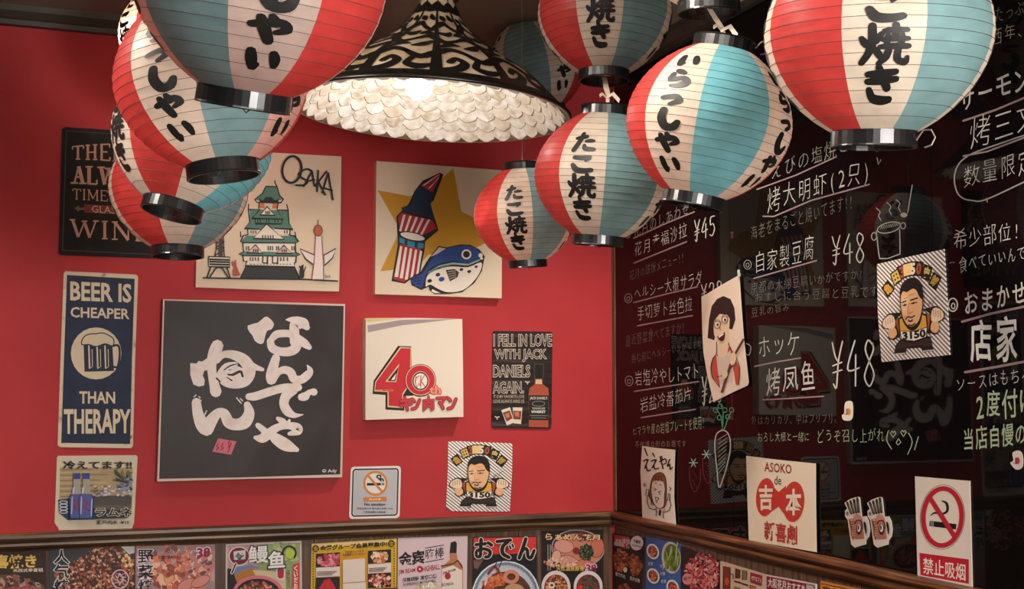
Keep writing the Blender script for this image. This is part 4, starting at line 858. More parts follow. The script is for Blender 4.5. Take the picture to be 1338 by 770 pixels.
s = sheet_r('red sliced beef poster, third on the side wall under the rail', [(890, 714), (941, 733), (940, BL + 15), (890, BL)], '2a1c1c')
food(s, 'food_photo', 918, 750, 22, 26, 420, ['b04448', 'd08078', 'a02c38', 'c86464', '7c2030', 'd8a098', '5c1820'], 4, 8, lambda x, y: 892 < x < 939.5 and (y - 716) > (x - 890) * .28 and (x > 900 or y > 735), squash=.35)
s.poly('print', 'c87c78', ell(898, 757, 6.5, 7.5)); s.text('lettering', '8c2428', '特選', (893, 754, 903, 760), .02); s.done()

s = sheet_r('cream drinks poster with red labels, fourth on the side wall', [(941, 733.5), (998.5, 750.5), (999, BL + 20), (941, BL + 10)], 'c4a890')
for x, y, w_, h_, c in ((945, 740, 9, 32, '7c2c28'), (961, 743, 6, 13, '5c3020'), (970, 745, 6, 13, '7c6840'), (960, 767, 7, 8, '8a8c34'), (980, 765, 7, 8, 'a86c2c')):
    s.poly('drinks_print', c, [(x, y), (x + w_, y + 2), (x + w_, y + h_), (x, y + h_)]); s.line('drinks_print', '3a2420', [(x, y), (x + w_, y + 2), (x + w_, y + h_), (x, y + h_)], .4, closed=True)
s.poly('drinks_print', 'c4482c', ell(950, 760, 3, 5)); s.line('drinks_print', '3a2420', [(954, 750), (958, 751), (958, 757)], .5); s.line('small_print', '4a1c1c', [(960, 760), (968, 762)], 1); s.line('small_print', '4a1c1c', [(970, 763), (977, 765)], 1)
s.poly('red_label', '8c2434', [(980.5, 748), (996, 752.5), (995, 766), (980, 761)]); s.text('lettering', 'd8c0b8', '超酒!', (982, 753, 758, 994, 756, 762), .03); s.done()

s = sheet_r('dark red menu poster with a white headline, fifth on the side wall', [(1000, 751), (1066, 763.5), (1067, BL + 30), (1000, BL + 20)], 'cfc0b8')
s.poly('print', '7c1c30', [(1001.5, 753), (1064.5, 765), (1065, BL + 28), (1001.5, BL + 18)]); s.text('lettering', 'ddd0c8', '大阪花月おすすめ', (1003.5, 755, 767, 1052, 764.5, 776), .02); s.poly('print', 'b8a8a4', [(1053.5, 764), (1063, 766), (1063, 775), (1053.5, 773)]); s.done()
s = sheet_r('orange menu poster, sixth on the side wall, just its top edge showing', [(1072, 759.5), (1150, 775.5), (1150, BL + 50), (1072, BL + 30)], 'c47c34')
s.line('border', '3c1c14', [(1073.5, 763), (1150, 779)], .5); s.text('lettering', '3c1c14', '宴会コース', (1075, 766, 776, 1125, 776, 787), .02); s.done()

# ------------------------------------------------------------ black glass menu board on the right wall
bm_ = bpy.data.materials.new('black_glass'); bm_.use_nodes = True
nt = bm_.node_tree; b = nt.nodes['Principled BSDF']
b.inputs['Base Color'].default_value = rgb('0e0b0b'); b.inputs['Roughness'].default_value = .025; b.inputs['IOR'].default_value = 1.3
board = empty('chalk_menu_board', (WX, 2.4, RAILZ), 'black glass menu board covering the side wall, written in chalk marker', 'board')
GT = .006
ys = [WY - .024, on_wall('right', 955.5, 450, GT).y, on_wall('right', 1218.5, 300, GT).y]
ys.append(ys[2] - .62); ys.append(ys[3] - .62)
for a, b_ in zip(ys[:-1], ys[1:]):
    V, Fc = box_vf(-GT, -.0004, b_ + .0006 - 2.4, a - .0006 - 2.4, .002, CROWN - RAILZ - .002)
    mesh('glass_panel', V, Fc, bm_, board)
class Chalk(Sheet):
    def __init__(s):
        s.side, s.t, s.lift = 'right', GT, .00015; s.root = board; s.o = Vector(board.location); s.parts = {}; s.T = None; s.n = 1
s = Chalk()
W1, W2, W3, PK, GN, YW = 'b4b0a6', '8c8a80', '625f57', '8c7474', '9cab8a', '8c8468'
ln = [0]
hw = random.Random(33)
DIG = {'4': [[(.62, 0), (.05, .62), (.95, .6)], [(.68, .3), (.66, 1)]], '8': [[(.75, .12), (.4, 0), (.18, .2), (.5, .48), (.85, .75), (.5, 1), (.12, .8), (.45, .5), (.8, .22), (.72, .08)]],
       '5': [[(.85, .02), (.25, .05), (.18, .42), (.6, .4), (.85, .68), (.5, .98), (.1, .9)]], '2': [[(.12, .25), (.35, .02), (.8, .12), (.7, .45), (.1, .95), (.5, .9), (.95, .96)]],
       '¥': [[(.1, 0), (.3, .28), (.5, .42)], [(.9, 0), (.6, .4), (.5, .75), (.42, 1), (.2, .92)], [(.15, .52), (.85, .45)], [(.15, .68), (.85, .62)]]}
def ct(c, st, q, off=-.012):
    """handwritten line: every character slightly turned, sized and shifted, with wavering strokes"""
    B = bil(((q[0], q[1]), (q[3], q[4]), (q[3], q[5]), (q[0], q[2])))
    off -= .002
    if st[0] == '¥':
        r = .42 + .0085 * (q[2] - q[1]); x = 0; n = len(st); V, Fc = [], []
        for ch in st:
            for pts in DIG[ch]:
                P = [(*B((x + .08 + .8 * u) / n, v + hw.uniform(-.015, .015)), r) for u, v in pts]
                v_, f_ = stroke(P, r, 5); b = len(V); V += v_; Fc += [tuple(b + i for i in g) for g in f_]
            x += 1
        s.fill('chalk_writing', c, V, Fc, True); s.n = max(1, s.n - 1); return
    adv = [1.0 if ord(ch) > 0x2000 else .6 for ch in st]; tot = sum(adv); x = 0; V, Fc = [], []
    for ch, a_ in zip(st, adv):
        gv, gf = glyphs(ch, off)
        if gv:
            x0 = min(g[0] for g in gv); x1 = max(g[0] for g in gv); mx = (x0 + x1) / 2
            ro = hw.uniform(-.07, .07); sx, sy = hw.uniform(.84, 1.0), hw.uniform(.88, 1.08); sh = hw.uniform(-.1, .06); dy = hw.uniform(-.04, .04); ph = hw.uniform(0, 6)
            off_x = mx if a_ < 1 else .5; b = len(V)
            for gx, gy in gv:
                u, v_ = (gx - off_x) * sx, (gy - .38) * sy
                u += .014 * math.sin(7 * gy + ph) ; v_ += .014 * math.sin(8 * gx + ph * 2)
                u += sh * v_; u, v_ = u - ro * v_, v_ + ro * u
                V.append(B((x + a_ / 2 + u) / tot, .5 - (v_ + dy) / .92))
            Fc += [tuple(b + i for i in g) for g in gf]
        x += a_
    s.fill('chalk_writing', c, V, Fc, True); s.n = max(1, s.n - 1)
dr = [0]; CN = ['bullet_mark']
def cl(c, pts, r=.8, **k):
    if c == PK: dr[0] += 1; s.line(('chalk_underline', dr[0]), c, pts, r, **k)
    else: s.line(CN[0], c, pts, r, **k)
    s.n = max(1, s.n - 1)
def ring(x, y, r): cl(W2, ell(x, y, r * .8, r, n=14), .45, closed=True); cl(W2, ell(x, y + r * .1, r * .35, r * .45, n=10), .4, closed=True)
ring(820, 307, 4.2); ct(W2, '花月のしあわせ', (827, 295, 311, 901, 262, 280)); cl(PK, [(828, 311.5), (870, 292), (907, 277)], .9)
ct(W1, '花月幸福沙拉', (828, 317, 338, 898, 289, 309)); ct(W1, '¥45', (906, 289, 317, 936, 281, 306)); cl(PK, [(828, 344), (897, 316)], .9)
ct(W3, '花月の鉄板メニュー!!', (822, 355, 367, 894, 327, 344)); ring(821, 390, 6); ct(W1, 'ヘルシー大根サラダ', (828, 377, 391, 918, 351, 375)); cl(PK, [(828, 395.6), (870, 384.5), (911, 375)], .9)
ct(W1, '手切萝卜丝色拉', (832, 401, 419, 905, 386, 408)); ct(W1, '¥28', (915, 373, 395, 945, 366, 390)); cl(PK, [(832.5, 426), (905, 412.5)], .9)
ct(W3, '最近野菜食べてますか?', (817, 439, 454, 895, 419, 436)); ct(W3, '呑む前にヘルシーいかがですか', (824.7, 463, 476, 917, 443, 453)); ring(822, 498, 6.5)
ct(W1, '岩塩冷やしトマト', (829, 485, 506, 914, 474, 495)); cl(PK, [(828.6, 511.7), (913, 498.7)], .9); ct(W1, '岩盐冷番茄片', (836, 520, 542, 904, 503, 523)); cl(PK, [(837.7, 546), (909, 535)], .9)
ct(W1, '¥28', (916, 493, 530, 945, 488, 525)); ct(GN, 'ヒマラヤ産の岩塩プレートを使用!', (826, 558, 570, 921, 543, 561)); ct(YW, '不思議な形のお塩です', (829, 577, 586, 897, 575, 584))
# radish and strawberries
CN[0] = 'radish_drawing'
for a in ([(944, 562), (942, 545), (936, 535)], [(944, 560), (945, 540), (942, 530)], [(946, 562), (952, 545), (956, 538)]): cl('4f9470', a, .6, smooth=3)
for x, y in ((935, 536), (940, 546), (941, 531), (947, 536), (956, 536), (951, 545)): cl('4f9470', ell(x, y, 3, 3.2, n=7), .55, closed=True)
cl(W1, [(944, 562), (936, 568), (934, 585), (937, 615), (939.5, 637), (945, 625), (952, 600), (954.5, 580), (951, 566), (944, 562)], .7, smooth=4)
for k in range(9): cl(W2, [(938 + .1 * k, 575 + 5.5 * k), (951 - .5 * k, 567 + 5.2 * k)], .4)
for x, y in ((906, 605), (923, 594)):
    CN[0] = ('strawberry_drawing', x)
    for a in range(0, 360, 60): cl('8cb09a', [(x, y), (x + 5.5 * math.cos(R(a)), y + 6 * math.sin(R(a)))], .6)
    cl('5c2430', [(x - 5, y + 5), (x - 4, y + 25), (x + 2, y + 38), (x + 9, y + 24), (x + 9, y + 8)], .55, smooth=4)
    for k in range(6): cl('5c2430', [(x - 1 + 2 * (k % 3), y + 10 + 4 * k), (x + (k % 3) * 2, y + 12 + 4 * k)], .4)
# middle panel
CN[0] = 'bullet_mark.'.strip('.')
ct(W2, 'えびの塩焼き', (1006, 214, 236, 1111, 172, 197)); cl(PK, [(989, 247.6), (1040, 229), (1093, 204.7)], .9)
ct(W1, '烤大明虾(2只)', (1001, 247, 279, 1138, 207, 236)); cl(PK, [(997, 282.7), (1011, 283), (1060, 262), (1136, 241)], .95); cl(W2, [(1146, 206), (1148, 215), (1151, 209)], .6)
ct(W3, '海老をまるごと焼いてます!!', (980, 295, 315, 1115, 251, 273)); ring(976.8, 346, 6); ct(W1, '自家製豆腐', (985, 331, 360, 1065, 306, 339)); cl(PK, [(985, 364), (1020, 354), (1067, 340.6)], .9)
ct(W1, '¥48', (1085, 310, 346, 1132, 303, 343), 0); ct(W3, '京都の木綿豆腐いかがですか?', (980, 369, 385, 1128, 350, 364)); ct(W3, 'おすしに合う豆腐と豆乳です', (985, 383, 395, 1148, 372, 388)); ct(W3, '豆乳の旨み', (981, 402, 415, 1032, 396, 407))
cl(W2, [(975, 449), (981, 453), (979, 464), (974, 462)], .5, smooth=3)
cl(PK, [(986, 479), (1015, 473), (1046, 468)], .9); ct(W1, 'ホッケ', (989, 440, 468, 1046, 428, 464)); ct(W1, '烤凤鱼', (999, 483, 518, 1067, 468, 508), .0); cl(PK, [(997, 522.7), (1030, 521), (1076, 518)], .9)
ct(W1, '¥48', (1084, 448, 507, 1147, 443, 504), 0); ct(W3, '外はカリカリ、中はプリプリ。', (981, 543, 556, 1098, 539, 553)); ct(GN, 'おろし大根と一緒に', (989, 565, 578, 1058, 564, 577)); ct(GN, 'どうぞ召し上がれ', (1066, 561, 579, 1156, 559, 578))
CN[0] = 'face_drawing'
for x, y in ((1167, 566), (1180.5, 565)): cl(GN, [(x, y + 6), (x - 3.5, y), (x - 1.5, y - 2.5), (x, y), (x + 2, y - 2.5), (x + 3.5, y), (x, y + 6)], .5)
cl(GN, [(1174, 573), (1177, 578), (1173.5, 582), (1171, 579), (1174, 573)], .5); cl(GN, [(1161, 563), (1158.5, 575), (1165, 587)], .6, smooth=3); cl(GN, [(1187, 566), (1192, 578), (1186, 594)], .6, smooth=3); cl(GN, [(1200, 571), (1195, 588)], .6)
CN[0] = 'red_chalk_mark'
cl('7c3038', [(956, 430), (956.5, 540)], .25)
for y in (307, 545): cl('7c3038', [(955, y - 4), (958, y + 4)], .4); cl('7c3038', [(958, y - 4), (955, y + 4)], .4)
# steaming pot
CN[0] = 'pot_drawing'
cl(W2, [(1145, 302), (1148, 330), (1149.5, 338), (1160, 338), (1176, 332), (1176, 318), (1175.5, 300)], .7); cl(W2, ell(1161.5, 297.5, 15.5, 6.5, -14), .65, closed=True); cl(W2, ell(1180, 295, 3.2, 4), .55, closed=True); cl(W2, ell(1142, 309, 3.2, 5), .55, closed=True)
for k in range(9): cl(W2, [(1150 + 2.8 * k, 300 - .6 * k), (1153 + 2.8 * k, 295 - .6 * k)], .35)
for x, y in ((1145, 272), (1159, 265), (1171, 261)): cl(W2, [(x, y), (x + 5, y + 5), (x + 3, y + 10), (x + 6, y + 16)], .6, smooth=3)
cl(W2, [(1192, 242), (1186, 278)], .7); s.poly('pot_drawing', W2, ell(1181, 281, 4.5, 3.2))
# right panel
CN[0] = 'chalk_border'
ct(W3, 'がたっぷり', (1286, 12, 32, 1352, -4, 18)); ct(YW, '西年、一押し', (1294, 38, 60, 1396, 10, 32)); ct(W1, 'サーモン', (1252, 118, 148, 1346, 83, 116), .01); cl(PK, [(1258.5, 158), (1300, 144), (1338, 128), (1375, 112)], 1.3)
ct(W1, '烤三文鱼', (1266, 154, 197, 1386, 118, 160)); cl(PK, [(1258.5, 204), (1290, 198), (1338, 180), (1380, 165)], 1.1)
ct(W1, '数量限定', (1258, 218, 248, 1352, 190, 224)); cl(W2, [(1380, 165), (1338, 177), (1300, 190), (1270, 201), (1253, 214), (1247, 232), (1250, 250), (1258, 259), (1270, 262), (1288, 261), (1338, 238), (1390, 215)], .9, smooth=4); cl(W2, [(1289, 259), (1290, 264)], .7)
ct(W1, '希少部位!', (1245, 300, 327, 1334, 287, 312)); ct(W1, '食べていいんですか', (1252, 337, 357, 1366, 315, 334)); cl(W2, [(1241, 344), (1243, 343)], .5); cl(W2, [(1245, 343), (1247, 343)], .5)
cl(W1, ell(1245, 398.5, 6, 8.5), .9, closed=True); cl(W1, ell(1245.5, 400, 2.2, 3.6), .7, closed=True); ct(W1, 'おまかせ', (1258, 381, 411, 1342, 365, 399), .012); cl(PK, [(1257, 420.6), (1295, 410), (1380, 392)], 1.5)
ct('cdcac0', '店家', (1265, 418, 474, 1332, 411, 466), .02); cl(PK, [(1261, 486.6), (1300, 480), (1380, 465)], 1.6); ct(W1, 'ソースはもちろん', (1248, 494, 513, 1362, 476, 497)); ct(GN, '2度付け', (1274, 512, 549, 1352, 507, 542), .01); ct(GN, '当店自慢の', (1257, 561, 590, 1342, 551, 583), .01)
s.done()

# ------------------------------------------------------------ papers and stickers on the board
s = Sheet('poster', 'curling paper drawing of a bobbed woman in glasses and a red cardigan', 'drawing', 'right', .012,
          [(916.5, 388.6), (940, 374), (966, 359.3), (968.5, 397), (972, 444), (976, 480), (978.3, 499.7), (976.7, 504), (955, 514), (932.2, 525.4), (924, 490), (919, 460), (917.5, 430)], col='dcc4ae', panel='sheet', thin=True)
G = lambda x, y: (910 + x / 4.275, 350 + y / 4.275)
def GP(part, m, pts, sm=0): s.poly(part, m, [G(*p) for p in pts], sm)
def GLn(part, m, pts, r=.5, **k): s.line(part, m, [G(*p) for p in pts], r, **k)
GP('hair', '2a1a18', [(62, 392), (70, 290), (85, 215), (115, 175), (150, 158), (190, 175), (212, 225), (218, 290), (200, 345), (180, 340), (170, 330), (110, 340), (100, 405)])
GP('cardigan', 'b4483c', [(92, 500), (125, 480), (190, 440), (200, 465), (240, 560), (235, 655), (220, 655), (205, 560), (130, 620), (130, 665), (90, 610), (80, 560)])
GP('shirt', 'c8b4a0', [(110, 490), (150, 500), (190, 460), (205, 560), (200, 640), (130, 650), (120, 580)]); GP('face', 'd8b898', [(98, 300), (120, 260), (165, 240), (185, 280), (182, 350), (178, 420), (172, 480), (140, 505), (115, 480), (112, 415), (98, 370)], 2)
GP('hair', '2a1a18', [(98, 300), (105, 240), (135, 200), (175, 225), (190, 290), (170, 262), (130, 258), (112, 280)])
for x, y in ((116, 315), (158, 288)): GP('face', 'e4d8c8', ell(x, y + 2, 11, 12)); GLn('glasses', '4a3430', ell(x, y, 17, 25, n=16), .4, closed=True); GP('face', '1c1412', ell(x + 2, y + 3, 6, 8)); GLn('face', '2a1a18', [(x - 12, y - 12), (x, y - 16), (x + 12, y - 12)], .3)
GLn('face', '5a3428', [(138, 300), (128, 340), (142, 348)], .35); GP('face', '4a1c1c', [(115, 385), (135, 378), (158, 358), (156, 395), (138, 412)], 2); GP('face', 'e4d8c8', [(122, 384), (152, 365), (150, 375), (126, 392)])
GLn('outline', '2a1a18', [(112, 415), (112, 480), (92, 505), (80, 560), (90, 615), (130, 668)], .45, smooth=2); GLn('outline', '2a1a18', [(180, 420), (185, 445), (215, 490), (242, 560), (235, 655)], .45, smooth=2); GLn('outline', '2a1a18', [(115, 610), (160, 600), (205, 545)], .4)
GLn('stick', '5a2c28', [(262, 402), (200, 510), (142, 695)], 1.5); GP('hand', 'd8b898', [(195, 480), (215, 475), (222, 510), (205, 545), (185, 530)], 2); GP('hand', 'd8b898', [(145, 580), (165, 570), (175, 600), (150, 625)], 2)
GP('pin', 'b8c8b8', [(228, 12), (242, 10), (246, 48), (230, 48)]); s.done()

UC = lambda quad, bb: (lambda x, y: bil(quad)((x - bb[0]) / (bb[2] - bb[0]), (y - bb[1]) / (bb[3] - bb[1])))
q12 = ((1145.8, 345.4), (1233.5, 325.8), (1241, 463.9), (1151.9, 473.4))
s = Sheet('sticker', 'silver hatched caricature sticker of a fist-raising man on the black board', 'sticker', 'right', .009, [q12[0], (1190, 335), q12[1], (1238, 400), q12[2], (1196, 468.5), q12[3], (1147, 410)], m=hatch_mat_side(), panel='sheet')
caricature(s, UC(q12, (70, 50, 690, 722))); s.done()

s = Sheet('poster', 'white paper with black brush words over a laughing girl, thumbs up', 'drawing', 'right', .011,
          [(839, 583), (860, 586), (882, 588), (881, 620), (880.5, 650), (883, 686.5), (862, 682), (839.3, 677), (838.5, 650), (836.7, 616)], col='dccdbc', panel='sheet', thin=True)
Y_ = lambda x, y: (825 + x / 7, 580 + y / 7)
for L_ in ([[(122, 45, 1.0), (148, 110, .7)], [(110, 160, .9), (150, 145, .9), (122, 225, .9)], [(135, 190, .8), (145, 245, 1.0), (175, 240, .8)],
           [(195, 88, .9), (212, 118, .7)], [(182, 160, .9), (225, 148, .9), (190, 222, .9)], [(205, 190, .8), (215, 230, .9), (250, 225, .8)],
           [(258, 165, .9), (310, 140, .9), (318, 175, .8), (290, 190, .7)], [(275, 115, .8), (285, 150, .8)], [(262, 120, .8), (290, 228, .9)],
           [(350, 145, .9), (328, 210, .9), (350, 190, .8), (355, 235, .9), (375, 215, .8)]],):
    for l in L_: s.line('lettering', '181412', [(*Y_(a, b), r) for a, b, r in l], smooth=3)
s.poly('girl_drawing', '7c4a30', [Y_(*p) for p in [(165, 480), (175, 380), (200, 300), (250, 265), (300, 285), (320, 380), (318, 520), (300, 590), (200, 560)]], 2)
s.line('girl_drawing', K, [Y_(*p) for p in [(165, 480), (175, 380), (200, 300), (250, 265), (300, 285), (320, 380), (318, 520)]], .5, smooth=3)
s.poly('girl_drawing', 'd6c2b4', [Y_(*p) for p in [(185, 460), (195, 350), (240, 340), (290, 350), (305, 440), (300, 560), (260, 598), (215, 560)]], 3)
for a in ([(185, 460), (190, 520), (225, 580), (265, 598), (300, 570), (305, 440)], [(205, 405), (228, 418), (208, 430)], [(270, 432), (248, 442), (265, 465)], [(220, 490), (250, 495), (230, 542), (220, 490)], [(215, 360), (232, 362)], [(258, 372), (274, 384)],
          [(135, 420), (132, 470), (155, 478), (158, 420), (135, 420)], [(145, 478), (145, 540), (165, 590), (215, 605), (228, 590)], [(160, 480), (180, 520), (185, 560)], [(340, 455), (330, 515), (350, 520), (352, 460), (340, 455)], [(350, 520), (362, 560), (345, 610), (300, 630), (300, 600)], [(325, 515), (315, 560)], [(230, 600), (225, 660)], [(290, 620), (290, 680)], [(112, 365), (120, 395)], [(124, 362), (134, 388)], [(345, 395), (360, 405), (350, 430)]): s.line('girl_drawing', K, [Y_(*p) for p in a], .42)
s.line('girl_drawing', K, [Y_(262, 615), Y_(258, 650)], 1.4)
for x in (225, 250, 275): s.line('girl_drawing', '4a2c20', [Y_(x, 290), Y_(x - 6 + (x - 250) * .2, 345)], .35)
s.done()

s = Sheet('poster', 'cream paper poster with a red gourd emblem and red characters, ASOKO on top', 'poster', 'right', .012,
          [(975, 596), (1020, 601.5), (1065.8, 606), (1066, 665), (1067, 722), (1022, 714), (978.5, 706.5), (976.5, 650)], col='dcc8b0', panel='sheet', thin=True)
Z = lambda x, y: (780 + x / 3.667, 560 + y / 3.667)
rr = 'b8342c'
s.text('lettering', '7c2c28', 'ASOKO', (*Z(803, 162), Z(0, 206)[1], Z(932, 0)[0], Z(0, 175)[1], Z(0, 218)[1]), .02); s.text('lettering', '4a2c28', 'de', (*Z(850, 228), *Z(883, 270)), .01)
s.poly('gourd_emblem', rr, [Z(*p) for p in ell(808, 330, 46, 92, 4)]); s.poly('gourd_emblem', rr, [Z(*p) for p in ell(942, 352, 52, 98, 4)]); s.poly('gourd_emblem', rr, [Z(*p) for p in [(835, 270), (870, 305), (905, 275), (910, 430), (870, 375), (835, 400)]])
s.text('emblem_characters', 'd8c8b4', '吉', (*Z(778, 275), Z(0, 390)[1], Z(840, 0)[0], Z(0, 275)[1], Z(0, 388)[1]), .03); s.text('emblem_characters', 'd8c8b4', '本', (*Z(906, 295), Z(0, 415)[1], Z(978, 0)[0], Z(0, 292)[1], Z(0, 412)[1]), .03)
s.text('lettering', 'a83430', '新喜劇', (*Z(803, 445), Z(0, 530)[1], Z(958, 0)[0], Z(0, 468)[1], Z(0, 560)[1]), .025); s.done()

for i, (dx, lab) in enumerate(((0, 'left one of two beer mug shaped stickers above the rail'), (284, 'right one of two beer mug shaped stickers above the rail'))):
    U = lambda x, y: (1095 + (x + dx) / 9.625, 640 + (y + (0 if dx == 0 else 2)) / 9.625)
    s = Sheet('mug_sticker', lab, 'sticker', 'right', .009, [U(*p) for p in [(80, 170), (140, 125), (210, 98), (255, 92), (270, 105), (295, 340), (350, 335), (380, 390), (398, 500), (385, 590), (350, 640), (345, 690), (210, 730), (165, 690), (120, 380), (90, 340), (85, 270), (115, 240)]], col='cfc2b4', panel='sheet', group='beer mug stickers')
    s.poly('mug_body', 'a86a58', [U(*p) for p in [(130, 370), (300, 350), (330, 620), (180, 632)]]); s.poly('mug_body', 'c48a6c', [U(*p) for p in [(145, 372), (180, 368), (225, 628), (185, 630)]]); s.poly('mug_body', 'b88070', [U(*p) for p in [(190, 340), (230, 300), (280, 320), (295, 380), (205, 400)]])
    for k in range(4): s.line('streamers', '1c1614', [U(115 + 42 * k, 165 - 18 * k), U(165 + 32 * k, 300 - 6 * k)], 1.45); s.line('streamers', '7c6a58', [U(130 + 40 * k, 200 - 14 * k), U(165 + 32 * k, 290 - 6 * k)], .4)
    s.line('mug_body', '4a1c18', [U(*p) for p in [(210, 430), (225, 395), (270, 385), (300, 420), (305, 490)]], .6, smooth=3); s.poly('mug_body', '3a1e1c', [U(*p) for p in ell(262, 500, 34, 68)]); s.poly('mug_body', 'd8ccc4', [U(*p) for p in ell(262, 485, 22, 48)]); s.poly('mug_body', '3a1e1c', [U(*p) for p in ell(256, 478, 10, 30)])
    s.poly('mug_handle', '14100f', [U(*p) for p in [(320, 410), (345, 415), (360, 500), (350, 570), (335, 500)]], 2); s.line('mug_body', '7c2c24', [U(*p) for p in [(150, 390), (170, 480), (165, 560), (190, 620)]], .5)
    for k in range(7): s.line('mug_body', '5c2420', [U(160 + 6 * k, 400 + 32 * k), U(185 + 5 * k, 410 + 32 * k)], .4)
    s.poly('mug_body', '7c5a48', [U(*p) for p in ell(118, 300, 14, 26)]); s.done()

q = ((1195.4, 622.7), (1267, 628.7), (1270.4, 769.4), (1199, 755.8))
s = Sheet('sticker', 'tall white no smoking sign with a big red circle over a red caption', 'sign', 'right', .009, q, col='d2c4b4', panel='sheet')
V_ = lambda x, y: (1040 + x / 3.667, 560 + y / 3.667)
Rr = 'ac1c2c'
s.line('symbol', '4a3430', [V_(*p) for p in ell(702, 425, 107, 155, 3, n=40)], .3, closed=True)
s.line('symbol', '14110f', [V_(*p) for p in [(640, 455), (768, 472)]], 3.6, cap=False); s.line('symbol', 'd2c4b4', [V_(*p) for p in [(648, 443), (648, 470)]], .35); s.line('symbol', 'd2c4b4', [V_(*p) for p in [(657, 444), (657, 471)]], .35)
s.line('symbol', '14110f', [(*V_(645, 418), .5), (*V_(665, 405), 1.2), (*V_(700, 410), 1.3), (*V_(725, 395), 1.6), (*V_(722, 360), 1.7), (*V_(700, 348), .8)], smooth=4)
s.line('symbol', Rr, [V_(*p) for p in ell(702, 425, 92, 137, 3, n=40)], 3.1, closed=True); s.line('symbol', Rr, [V_(640, 330), V_(762, 522)], 3.1)
s.poly('red_caption', Rr, [V_(592, 597), V_(828, 628), V_(828, 745), V_(597, 703)]); s.text('lettering', 'dccfc0', '禁止吸烟', (*V_(610, 618), V_(0, 695)[1], V_(812, 0)[0], V_(0, 652)[1], V_(0, 732)[1]), .008); s.done()
for pts, lab, c in (([(1104, 527), (1110, 524), (1114, 528), (1114, 545), (1110, 550), (1102, 549), (1100, 543), (1103, 540)], 'tiny white cat sticker with an orange patch on the black board', 'c47c3c'), ([(1323, 592), (1331, 589), (1336, 595), (1336, 610), (1330, 614), (1325, 612), (1320, 605), (1324, 602)], 'tiny white sticker with a red patch at the right edge of the black board', 'b03438')):
    cx_ = sum(p[0] for p in pts) / 8; cy_ = sum(p[1] for p in pts) / 8
    s = Sheet('sticker', lab, 'sticker', 'right', .008, cat(pts, 3, True), col='d2c6b8', panel='sheet'); s.poly('patch', c, ell(cx_ + 1.5, cy_, 3, 4.5)); s.line('outline', '2a1c18', [(cx_ - 4, cy_ + 3), (cx_ - 1, cy_ + 4), (cx_ - 1, cy_ - 4)], .4); s.done()

# ------------------------------------------------------------ pendant lamp: cone shade with black scrollwork outside and capiz shells inside
def shell_mat():
    m = bpy.data.materials.new('capiz_shell'); m.use_nodes = True
    nt = m.node_tree; N = nt.nodes; L = nt.links; b = N['Principled BSDF']; out = N['Material Output']
    tc = N.new('ShaderNodeTexCoord'); oi = N.new('ShaderNodeObjectInfo'); ad = N.new('ShaderNodeVectorMath'); ad.operation = 'ADD'
    L.new(tc.outputs['Object'], ad.inputs[0]); cb = N.new('ShaderNodeCombineXYZ'); mu = N.new('ShaderNodeMath'); mu.operation = 'MULTIPLY'; mu.inputs[1].default_value = 40
    L.new(oi.outputs['Random'], mu.inputs[0]); L.new(mu.outputs[0], cb.inputs[0]); L.new(cb.outputs[0], ad.inputs[1])
    n = N.new('ShaderNodeTexNoise'); n.inputs['Scale'].default_value = 38; n.inputs['Detail'].default_value = 5; n.inputs['Distortion'].default_value = .4; L.new(ad.outputs[0], n.inputs['Vector'])
    r = N.new('ShaderNodeValToRGB'); e = r.color_ramp.elements; e[0].position = .3; e[0].color = rgb('baa88c'); e[1].position = .5; e[1].color = rgb('e0d8cc')
    q = e.new(.68); q.color = rgb('f8f5f2'); L.new(n.outputs[0], r.inputs[0])
    mx = N.new('ShaderNodeMix'); mx.data_type = 'RGBA'; mx.inputs[7].default_value = rgb('dccbb2'); mr = N.new('ShaderNodeMapRange'); mr.inputs[1].default_value = .55; mr.inputs[2].default_value = 1; mr.inputs[4].default_value = .55
    L.new(oi.outputs['Random'], mr.inputs[0]); L.new(mr.outputs[0], mx.inputs[0]); L.new(r.outputs[0], mx.inputs[6]); L.new(mx.outputs[2], b.inputs['Base Color'])
    b.inputs['Roughness'].default_value = .3; b.inputs['Sheen Weight'].default_value = .2
    tr = N.new('ShaderNodeBsdfTranslucent'); L.new(mx.outputs[2], tr.inputs[0]); ms = N.new('ShaderNodeMixShader'); ms.inputs[0].default_value = .25
    L.new(b.outputs[0], ms.inputs[1]); L.new(tr.outputs[0], ms.inputs[2]); L.new(ms.outputs[0], out.inputs[0])
    bp = N.new('ShaderNodeBump'); bp.inputs['Strength'].default_value = .12; bp.inputs['Distance'].default_value = .001; L.new(n.outputs[0], bp.inputs['Height']); L.new(bp.outputs[0], b.inputs['Normal'])
    return m
